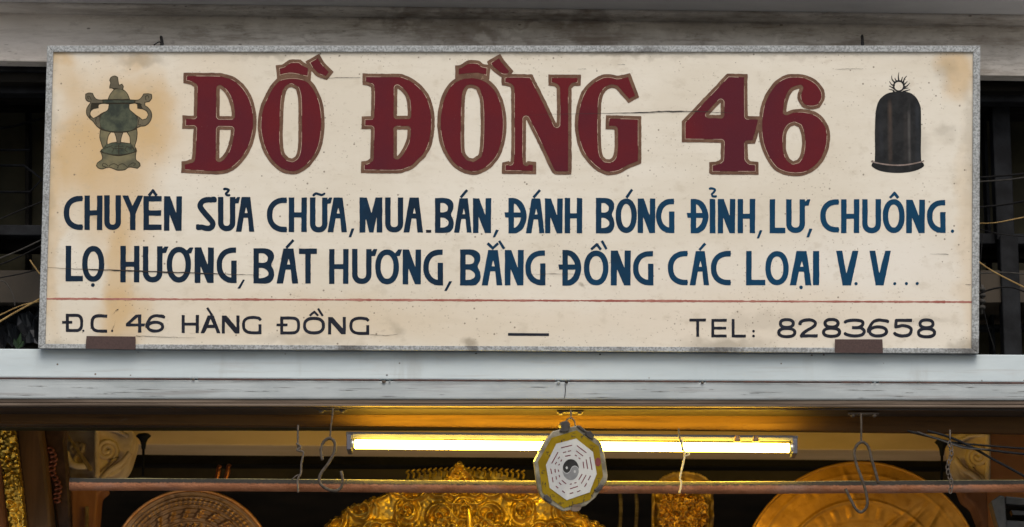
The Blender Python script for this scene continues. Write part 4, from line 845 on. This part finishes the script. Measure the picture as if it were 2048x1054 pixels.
def yin(X, Y, which):
    # normalised disc coordinates turned so the S curve runs as on the print
    u0, v0 = (X-bx_)/RX, (Y-by_)/RY; th = R(20); u = u0*math.cos(th)+v0*math.sin(th); v = -u0*math.sin(th)+v0*math.cos(th)
    r = np.hypot(u, v)-1; top = v; a = np.hypot(u-.5, v)-.5; b = np.hypot(u+.5, v)-.5
    dark = np.minimum(np.maximum(v, -a), b); dark = np.maximum(dark, r)
    lite = np.minimum(np.maximum(-v, -b), a); lite = np.maximum(lite, r)
    d = dark+.035 if which == 0 else lite+.035
    eye = np.hypot(u+.5, v)-.13 if which == 0 else np.hypot(u-.5, v)-.13
    return np.maximum(d, -eye)*RX
solid('yin_half', lambda X, Y: yin(X, Y, 0), (bx_-19,by_-24,bx_+19,by_+24), M_BBK, face, .0026, .0032, place=Q, step=.5, wobble=0)
solid('yang_half', lambda X, Y: yin(X, Y, 1), (bx_-19,by_-24,bx_+19,by_+24), M_BGY, face, .0026, .0032, place=Q, step=.5, wobble=0)
bp('red_seal', [(713+27*math.cos(a*.3927), 522+40*math.sin(a*.3927)) for a in range(16)], simple('seal_red', (.12,.02,.02), (.16,.03,.03), 20, bump=0), .0013, .0022)
rr = random.Random(4)
for (x, y) in [(485,272),(385,315),(565,290),(655,375),(250,450),(210,610),(220,715),(280,830),(365,885),(465,900),(585,865),(650,805),(712,690)]:
    fn = []
    for k in range(rr.choice([4,5])):
        a = Z([(x+rr.uniform(-16,16), y+rr.uniform(-20,20))])[0]; ang = rr.choice([0,0,90,90,60,-50])+rr.uniform(-8,8); l = rr.uniform(3.5,6.5)
        fn.append([a, (a[0]+l*math.cos(R(ang)), a[1]+l*math.sin(R(ang)))])
    X0, Y0 = Z([(x,y)])[0]
    solid('border_character', lambda X, Y, fn=fn: np.minimum.reduce([sd_path(X, Y, q_, .75) for q_ in fn]), (X0-8,Y0-9,X0+8,Y0+9), M_BBK, bag, .0013, .0021, place=Q, step=.35, wobble=0, amin=.1, eps=.05)
for l in ([(365,180),(385,155),(425,145),(455,170),(455,205),(440,240),(400,250),(357,245),(372,215)], [(600,240),(640,238),(678,275),(662,318),(625,300),(598,275)], [(215,835),(240,818),(292,865),(280,900),(245,885),(215,860)], [(672,780),(730,725),(765,728),(745,775),(700,798)], [(515,192),(548,188),(600,240),(590,255),(550,225)]):
    bp('tape_patch', l, M_TAPE, -.014, .006, bev=.002)
bp('dust_clump', [(465,945),(490,915),(540,912),(558,935),(540,965),(500,975),(470,968)], M_TRIM, -.002, .006, sm=True)
tube('hanging_wire', Z([(465,45),(467,100),(465,122)]), 7.94, 1.7, M_IRON, bag); tube('hanging_loop', Z([(425,165),(430,138),(465,120),(495,140),(508,195)]), 7.935, 1.6, M_IRON, bag)

# ------------------------------------------------------------------ inside the shop
YC = 9.35
cb = thing('inner_beam', 'cream painted inner beam between the two scroll capitals', 'beam', P(1024, 880, YC+.15))
V4 = [(150,812),(1960,826),(1960,902),(150,888)]
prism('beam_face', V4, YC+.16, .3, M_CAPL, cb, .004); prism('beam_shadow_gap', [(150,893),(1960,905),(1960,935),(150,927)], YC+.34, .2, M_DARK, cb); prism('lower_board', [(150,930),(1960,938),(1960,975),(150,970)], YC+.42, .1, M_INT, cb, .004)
def capital(fl, label, col_pts, edge):
    t = thing('column', label, 'column', P(edge, 1054, YC), 'columns inside the shop')
    def mx(p): return p
    left = [(138,848),(196,848),(194,955),(176,962),(140,965),(140,935),(132,905),(130,880)]
    right = [(196,848),(258,856),(269,872),(262,905),(250,935),(228,952),(196,955)]
    f = (lambda l: [(edge+(x-196)*fl, y+(0 if fl > 0 else 12)) for x, y in l])
    def relief(nm, pts, tilt):
        q = smooth(f(pts), corner=50); A = [P(x,y,YC+abs(x-edge)*tilt) for x,y in q]; B = [a+Vector((0,.14,0)) for a in A]; n = len(A)
        return bevel(mesh(nm, A+B, [tuple(range(n)),tuple(range(2*n-1,n-1,-1))]+[(i,(i+1)%n,n+(i+1)%n,n+i) for i in range(n)], M_CAP, t), .004)
    if fl > 0: relief('capital_side', left, .0012)
    relief('capital_face', right, .0006)
    def scroll(cx, cy, r, turns, dirn, tail, tilt):
        pts = []
        for k in range(40):
            a = k/39*turns*2*math.pi; rad = r*(.12+.88*k/39); pts.append((cx+dirn*rad*math.cos(a), cy+rad*math.sin(a)))
        pts += tail; q = f(pts)
        tube_w('scroll', [P(x,y,YC-.006+abs(x-edge)*tilt) for x,y in q], .0085, M_CAP, t, seg=8, smooth_path=False)
    scroll(215, 901, 22, 2.2, 1, [(236,915),(222,932),(206,945),(196,958)], .0006)
    if fl > 0: scroll(155, 896, 15, 1.6, -1, [(150,918),(160,930),(176,926)], .0012)
    tube_w('capital_edge', [P(x,y,YC-.008) for x,y in f([(196,856),(195,900),(196,955)])], .010, M_CAP, t)
    tube_w('capital_fillet', [P(x,y,YC-.006) for x,y in f([(196,858),(230,860),(258,872)])], .007, M_CAP, t)
    tube_w('acanthus_leaf', [P(x,y,YC-.006) for x,y in f([(262,905),(245,925),(222,940),(205,958)])], .010, M_CAP, t)
    if fl > 0: tube_w('acanthus_leaf', [P(x,y,YC-.002) for x,y in f([(134,905),(142,925),(160,932),(178,930)])], .012, M_CAP, t)
    A = [P(x,y,YC) for x,y in col_pts]; B = [a+Vector((0,.12,0)) for a in A]; n = len(A)
    bevel(mesh('shaft', A+B, [tuple(range(n)),tuple(range(2*n-1,n-1,-1))]+[(i,(i+1)%n,n+(i+1)%n,n+i) for i in range(n)], M_ORWOOD, t), .008)
    return t
tL = capital(1, 'left inner column with cream scroll capital and orange shaft', [(141,955),(200,955),(212,975),(196,988),(190,1060),(188,1700),(140,1700)], 194)
tR = capital(-1, 'right inner column with cream scroll capital beside the orange wall', [(1920,968),(1974,968),(1978,1060),(1978,1700),(1962,1700),(1962,1040),(1950,1010),(1930,995)], 1975)
tag(prism('orange_wall', [(1975,840),(2500,840),(2500,2600),(1975,2600)], 9.55, .12, M_ORWALL), 'orange painted wall behind the right capital', 'wall')
tag(prism('leaning_stick', [(120,852),(124,851),(184,935),(183,942),(176,940)], 9.25, .012, M_STRAW, None, .002), 'thin pale stick leaning across the left capital', 'stick')
tag(prism('pale_slat', [(170,1012),(177,1012),(175,1400),(166,1400)], 9.33, .01, M_STRAW, None, .002), 'narrow pale wooden slat on the left column shaft', 'slat')
tag(prism('wooden_post', [(30,835),(78,835),(90,910),(104,1054),(150,1700),(90,1700),(51,1054),(32,884)], 9.0, .10, M_BRWOOD, None, .012), 'tall brown wooden post between the gold strip and the carved board', 'post')
cbd = thing('carved_board', 'dark carved wooden board with copper scroll relief beside the left capital', 'board', P(110, 1054, 9.08))
prism('board_panel', [(84,835),(138,835),(130,884),(138,962),(142,1054),(150,1700),(135,1700),(114,1054),(91,884)], 9.08, .05, M_DKWOOD, cbd, .008)
for k in range(12):
    x, y = 99+k*1.5+4*math.sin(k), 900+k*9.2
    tube('copper_scroll', [(x-5,y-3),(x+2,y-5),(x+8,y),(x+3,y+4),(x-3,y+2)], 9.065, 2.2, M_PINK, cbd)
# relief meshes
def relief_grid(name, inside, bx, Y, hfun, mat, parent=None, step=2.2, depth=.05):
    x0, y0, x1, y1 = bx; xs = np.arange(x0, x1+step, step); ys = np.arange(y0, y1+step, step); X, Yy = np.meshgrid(xs, ys); H = hfun(X, Yy); I = inside(X, Yy) < 0
    idx = -np.ones(X.shape, int); V = []; 
    need = np.zeros(X.shape, bool); cell = I[:-1,:-1]&I[1:,:-1]&I[:-1,1:]&I[1:,1:]
    need[:-1,:-1] |= cell; need[1:,:-1] |= cell; need[:-1,1:] |= cell; need[1:,1:] |= cell
    for j, i in zip(*np.nonzero(need)): idx[j,i] = len(V); V.append(P(X[j,i], Yy[j,i], Y)+Vector((0,-float(H[j,i]),0)))
    Fc = [(idx[j,i], idx[j,i+1], idx[j+1,i+1], idx[j+1,i]) for j, i in zip(*np.nonzero(cell))]
    Fc = [tuple(int(q) for q in f) for f in Fc]
    n = len(V); V += [P(X[j,i], Yy[j,i], Y)+Vector((0,depth,0)) for j, i in zip(*np.nonzero(need))]
    from collections import Counter
    cnt = {}
    for f in Fc:
        for k in range(4):
            e = (f[k], f[(k+1)%4]); cnt[tuple(sorted(e))] = None if tuple(sorted(e)) in cnt else e
    for e in [e for e in cnt.values() if e]: Fc.append((e[1], e[0], e[0]+n, e[1]+n))
    return mesh(name, V, Fc, mat, parent, smooth=True)
def scrolls(X, Y, seed, n, rmin, rmax, bx, pr=(7,12)):
    rg = np.random.default_rng(seed); H = np.zeros(X.shape)
    for k in range(n):
        cx, cy = rg.uniform(bx[0], bx[2]), rg.uniform(bx[1], bx[3]); r0 = rg.uniform(rmin, rmax); s = rg.choice([-1,1]); ph = rg.uniform(0,6.28); pitch = rg.uniform(pr[0],pr[1])
        dx, dy = X-cx, Y-cy; r = np.hypot(dx, dy); a = np.arctan2(dy, dx)
        w = .5+.5*np.cos(2*np.pi*r/pitch+s*a+ph); w = w**1.5*np.clip(1-(r/r0)**3, 0, 1)*rg.uniform(.7,1.2)
        H = np.maximum(H, w)
    return H
pb = (640,925,1240,1200)
pq = smooth([(640,1075),(660,1040),(678,1030),(694,1014),(733,1004),(759,993),(785,978),(815,974),(850,967),(885,964),(899,950),(910,940),(920,930),(930,940),(943,951),(957,964),(1010,966),(1050,978),(1085,985),(1110,1002),(1160,1025),(1215,1056),(1225,1075),(1240,1190),(640,1190)], corner=60)
def pin0(X, Y): return sd_poly(X, Y, [pq])
def ph(X, Y):
    X0 = X; X = 930+np.abs(X-930)
    h = scrolls(X, Y, 3, 110, 20, 42, (920,925,1240,1200), (14,19))*.030+.012*wob(X,Y,40)+.0015*wob(X0,Y,6)
    e = pin0(X0, Y); h = h+.016*np.exp(-((e+7)/3.0)**2)
    return h+.05*np.exp(-((X-930)/150)**2)
def pin(X, Y): return sd_poly(X, Y, [pq])+1.5*wob(X, Y, 7)
pl_ = thing('gilded_plaque', 'large gilded carved plaque with swirling relief under the octagonal mirror', 'plaque', P(930, 1054, 8.95))
relief_grid('carved_relief', pin, (640,925,1240,1190), 8.95, ph, M_GOLD, pl_, step=1.4)
tube('spear_finial', [(928,998),(936,1015),(940,1054),(938,1100)], 8.86, [1,5,7,5], M_GOLDS, pl_, seg=6)
for k, (x, y) in enumerate([(905,950),(912,940),(920,930),(928,940),(936,950),(945,948),(895,955)]):
    tube('flame_tongue', [(x,y+22),(x+3*math.sin(k),y+8),(x-2,y-6)], 8.93, [4,3,.6], M_GOLD, pl_, seg=6)
ds = thing('bronze_disc', 'domed old bronze disc behind the gilded plaque', 'disc', P(925, 1054, 9.2))
dq = smooth([(790,990),(810,968),(840,950),(880,941),(930,938),(975,942),(1015,951),(1045,962),(1070,985),(1080,1050),(780,1050)], corner=60)
relief_grid('disc_face', lambda X, Y: sd_poly(X, Y, [dq]), (780,930,1085,1050), 9.2, lambda X, Y: .01*wob(X,Y,12), M_DISC, ds, step=3)
for k in range(22):
    x = 815+k*11; y = 966-14*math.cos((x-930)/120); tube('rim_flame', [(x,y),(x+2,y-9),(x-3,y-13),(x+4,y-18)], 9.18, [2.5,2,1], M_GOLD, ds, seg=5)
sq = smooth([(1303,1100),(1303,985),(1315,962),(1340,949),(1365,945),(1392,949),(1415,962),(1426,985),(1426,1100)], corner=60)
sp_ = thing('brass_case', 'narrow arched brass relief hanging right of the mirror', 'plaque', P(1365, 1054, 9.0))
relief_grid('arched_back', lambda X, Y: sd_poly(X, Y, [sq]), (1300,940,1430,1100), 9.06, lambda X, Y: .012*wob(X,Y,14)+.03*(sd_poly(X,Y,[sq])>-7), gold('dull_brass', (.26,.16,.05),(.34,.22,.07),(.12,.07,.02),.45, metal=.4), sp_, step=2)
relief_grid('carved_relief', lambda X, Y: sd_poly(X, Y, [[(1312,1100),(1314,1003),(1330,990),(1350,985),(1375,985),(1400,990),(1416,1003),(1418,1100)]])+2.5*wob(X,Y,8), (1308,980,1422,1100), 9.0, lambda X, Y: scrolls(1365+np.abs(X-1365),Y,9,60,9,22,(1360,985,1420,1100),(9,13))*.028+.003*wob(X,Y,6), gold('warm_brass', (.34,.19,.045),(.42,.25,.06),(.08,.04,.01),.42, bs=.1), sp_, step=1.5)
def disc(name, label, cat, cx, cy, r, Y, hf, mat, rim_mat, nr, na, rimw, amin=190, amax=350):
    c0 = P(cx, cy, Y); k = Y/F/cp*1.0; t = thing(name, label, cat, c0); V = []; Fc = []
    for i in range(nr+1):
        rr_ = i/nr
        for j in range(na):
            a = 2*math.pi*j/na; q = P(cx+rr_*r*math.cos(a), cy-rr_*r*math.sin(a), Y); V.append(q+Vector((0,-hf(rr_, a),0)))
    for i in range(nr):
        for j in range(na): Fc.append((i*na+j, i*na+(j+1)%na, (i+1)*na+(j+1)%na, (i+1)*na+j))
    mesh('disc_face', V, Fc, mat, t, smooth=True)
    pts = [P(cx+r*math.cos(2*math.pi*j/72), cy-r*math.sin(2*math.pi*j/72), Y) for j in range(73)]
    tube_w('disc_rim', pts, rimw, rim_mat, t, seg=8, smooth_path=False)
    return t
def drum_h(r, a):
    h = .006*(abs(math.sin(r*60)) > .8)
    def band(r0, r1, n, am, ph=0):
        if r0 < r < r1:
            u = (r-r0)/(r1-r0); v = math.sin(n*a+ph+3*u)
            return am*max(0, v)*math.sin(math.pi*u)**.5
        return 0
    h += band(.80,.92,90,.004)+band(.64,.78,26,.014)+band(.50,.60,44,.012,1)+band(.36,.46,60,.01)+band(.1,.32,14,.016)
    return h
disc('bronze_drum', 'round bronze drum face with rings of raised figures at lower left', 'drum', 384, 1143, 163, 8.8, drum_h, M_DRUM, M_RIM, 110, 420, .006)
def plate_h(r, a):
    x, y = r*math.cos(a)*240, r*math.sin(a)*240; X_, Y_ = np.array([[x+500.]]), np.array([[y+500.]])
    h = .015*(1-r*r)+.0022*float(wob(X_,Y_,50)[0,0])+.0006*float(wob(X_*1.0,Y_,13)[0,0])
    for (fx, fy, fa, w, am) in [(60,118,38,4,.012),(95,112,48,5,.014),(75,100,30,3,.010),(-20,190,110,5,.008),(140,120,60,5,.008),(-90,100,20,4,.004),(20,205,75,3,.006)]:
        dx, dy = x-fx, y-fy; ca, sa = math.cos(R(fa)), math.sin(R(fa)); u = dx*ca+dy*sa; v = -dx*sa+dy*ca; h += .8*am*math.exp(-(v/w)**2-(u/45)**2)*(1 if v>0 else .6)
    h += .007*math.exp(-((r-.68)/.012)**2)+.003*math.exp(-((r-.9)/.01)**2)+.003*math.exp(-((r-.5)/.012)**2)+.003*(abs(r-.60)<.05)*max(0,math.sin(30*a))
    return h
disc('gold_plate', 'big matt gold round plate behind the long hook', 'plate', 1722, 1168, 243, 8.9, plate_h, M_PLATE, M_PLATE, 100, 360, .005)
# gold strip at far left
gb = (-10,835,80,1300)
gq = [(-4,835),(27,848),(32,884),(42,962),(51,1054),(80,1300),(40,1300),(17,1054),(3,936),(-6,880)]
gs = thing('gold_strip', 'embossed gold strip hanging at the far left edge', 'banner', P(30, 1054, 8.9))
relief_grid('embossed_sheet', lambda X, Y: sd_poly(X, Y, [gq]), (-10,835,84,1300), 8.9, lambda X, Y: scrolls(X,Y,21,120,6,15,gb)*.010+.004*wob(X,Y,5), M_GOLDS, gs, step=1.6)
tag(prism('orange_post', [(-60,900),(2,915),(14,1054),(40,1700),(-60,1700)], 9.05, .08, M_ORWOOD, None, .01), 'orange wooden post in the bottom left corner', 'post')
# dark ceiling fitting behind the left capital
for (x, y, lb) in [(287,872,'small dark funnel shaped fitting behind the left capital'),(1884,885,'small dark funnel shaped fitting beside the right capital')]:
    t = thing('ceiling_fitting', lb, 'fitting', P(x, y, 9.3), 'dark fittings on the inner beam')
    tube('funnel', [(x,y-4),(x,y),(x,y+6),(x,y+12),(x,y+26)], 9.3, [11,15,9,6,4], M_DARKG, t, seg=14, smooth_path=False)
    tube('stem', [(x,y+26),(x-1,y+80)], 9.3, 2.6, M_DARKG, t, smooth_path=False)
for (x, y, l, lb) in [(436,940,26,'left small statue tip in the dark behind the pipe'),(455,938,30,'right small statue tip in the dark behind the pipe')]:
    tag(tube('statue_tip', [(x-6,y+30),(x,y+8),(x+2,y-6),(x+5,y-4)], 9.4, [5,4,2], M_PINK), lb, 'statue', 'dim statue tips behind the pipe')
# grey metal housing at lower right
hs = thing('metal_housing', 'dark grey slotted metal housing at the lower right corner', 'housing', P(2020, 1054, 8.6))
prism('housing_side', [(1982,1002),(2000,990),(2010,993),(2014,1054),(2014,1200),(1998,1200),(1996,1054)], 8.55, .06, simple('dark_grey_metal',(.03,.032,.034),(.05,.052,.055),30,rough=.4), hs, .003)
hm = simple('grey_metal_front',(.022,.024,.026),(.04,.042,.045),30,rough=.4)
prism('housing_front', [(2011,992),(2120,1002),(2120,1015),(2011,1008)], 8.57, .08, hm, hs, .003); prism('housing_front', [(2011,1040),(2120,1046),(2120,1200),(2011,1200)], 8.57, .08, hm, hs, .003)
prism('housing_back', [(2011,1000),(2120,1008),(2120,1060),(2011,1060)], 8.66, .02, M_DARKG, hs); prism('housing_slat', [(2022,1020),(2120,1025),(2120,1032),(2026,1030)], 8.59, .03, hm, hs, .001)
# faint hanging tassels in the dark between the mirror and the brass relief
for (x, lb) in [(1242,'left thin pale strip hanging in the dark right of the mirror'),(1274,'right thin pale strip hanging in the dark right of the mirror')]:
    tag(tube('hanging_strip', [(x-2,985),(x,1020),(x-5,1090)], 9.4, 4, M_TRIM, smooth_path=True), lb, 'strip', 'dim strips hanging right of the mirror')
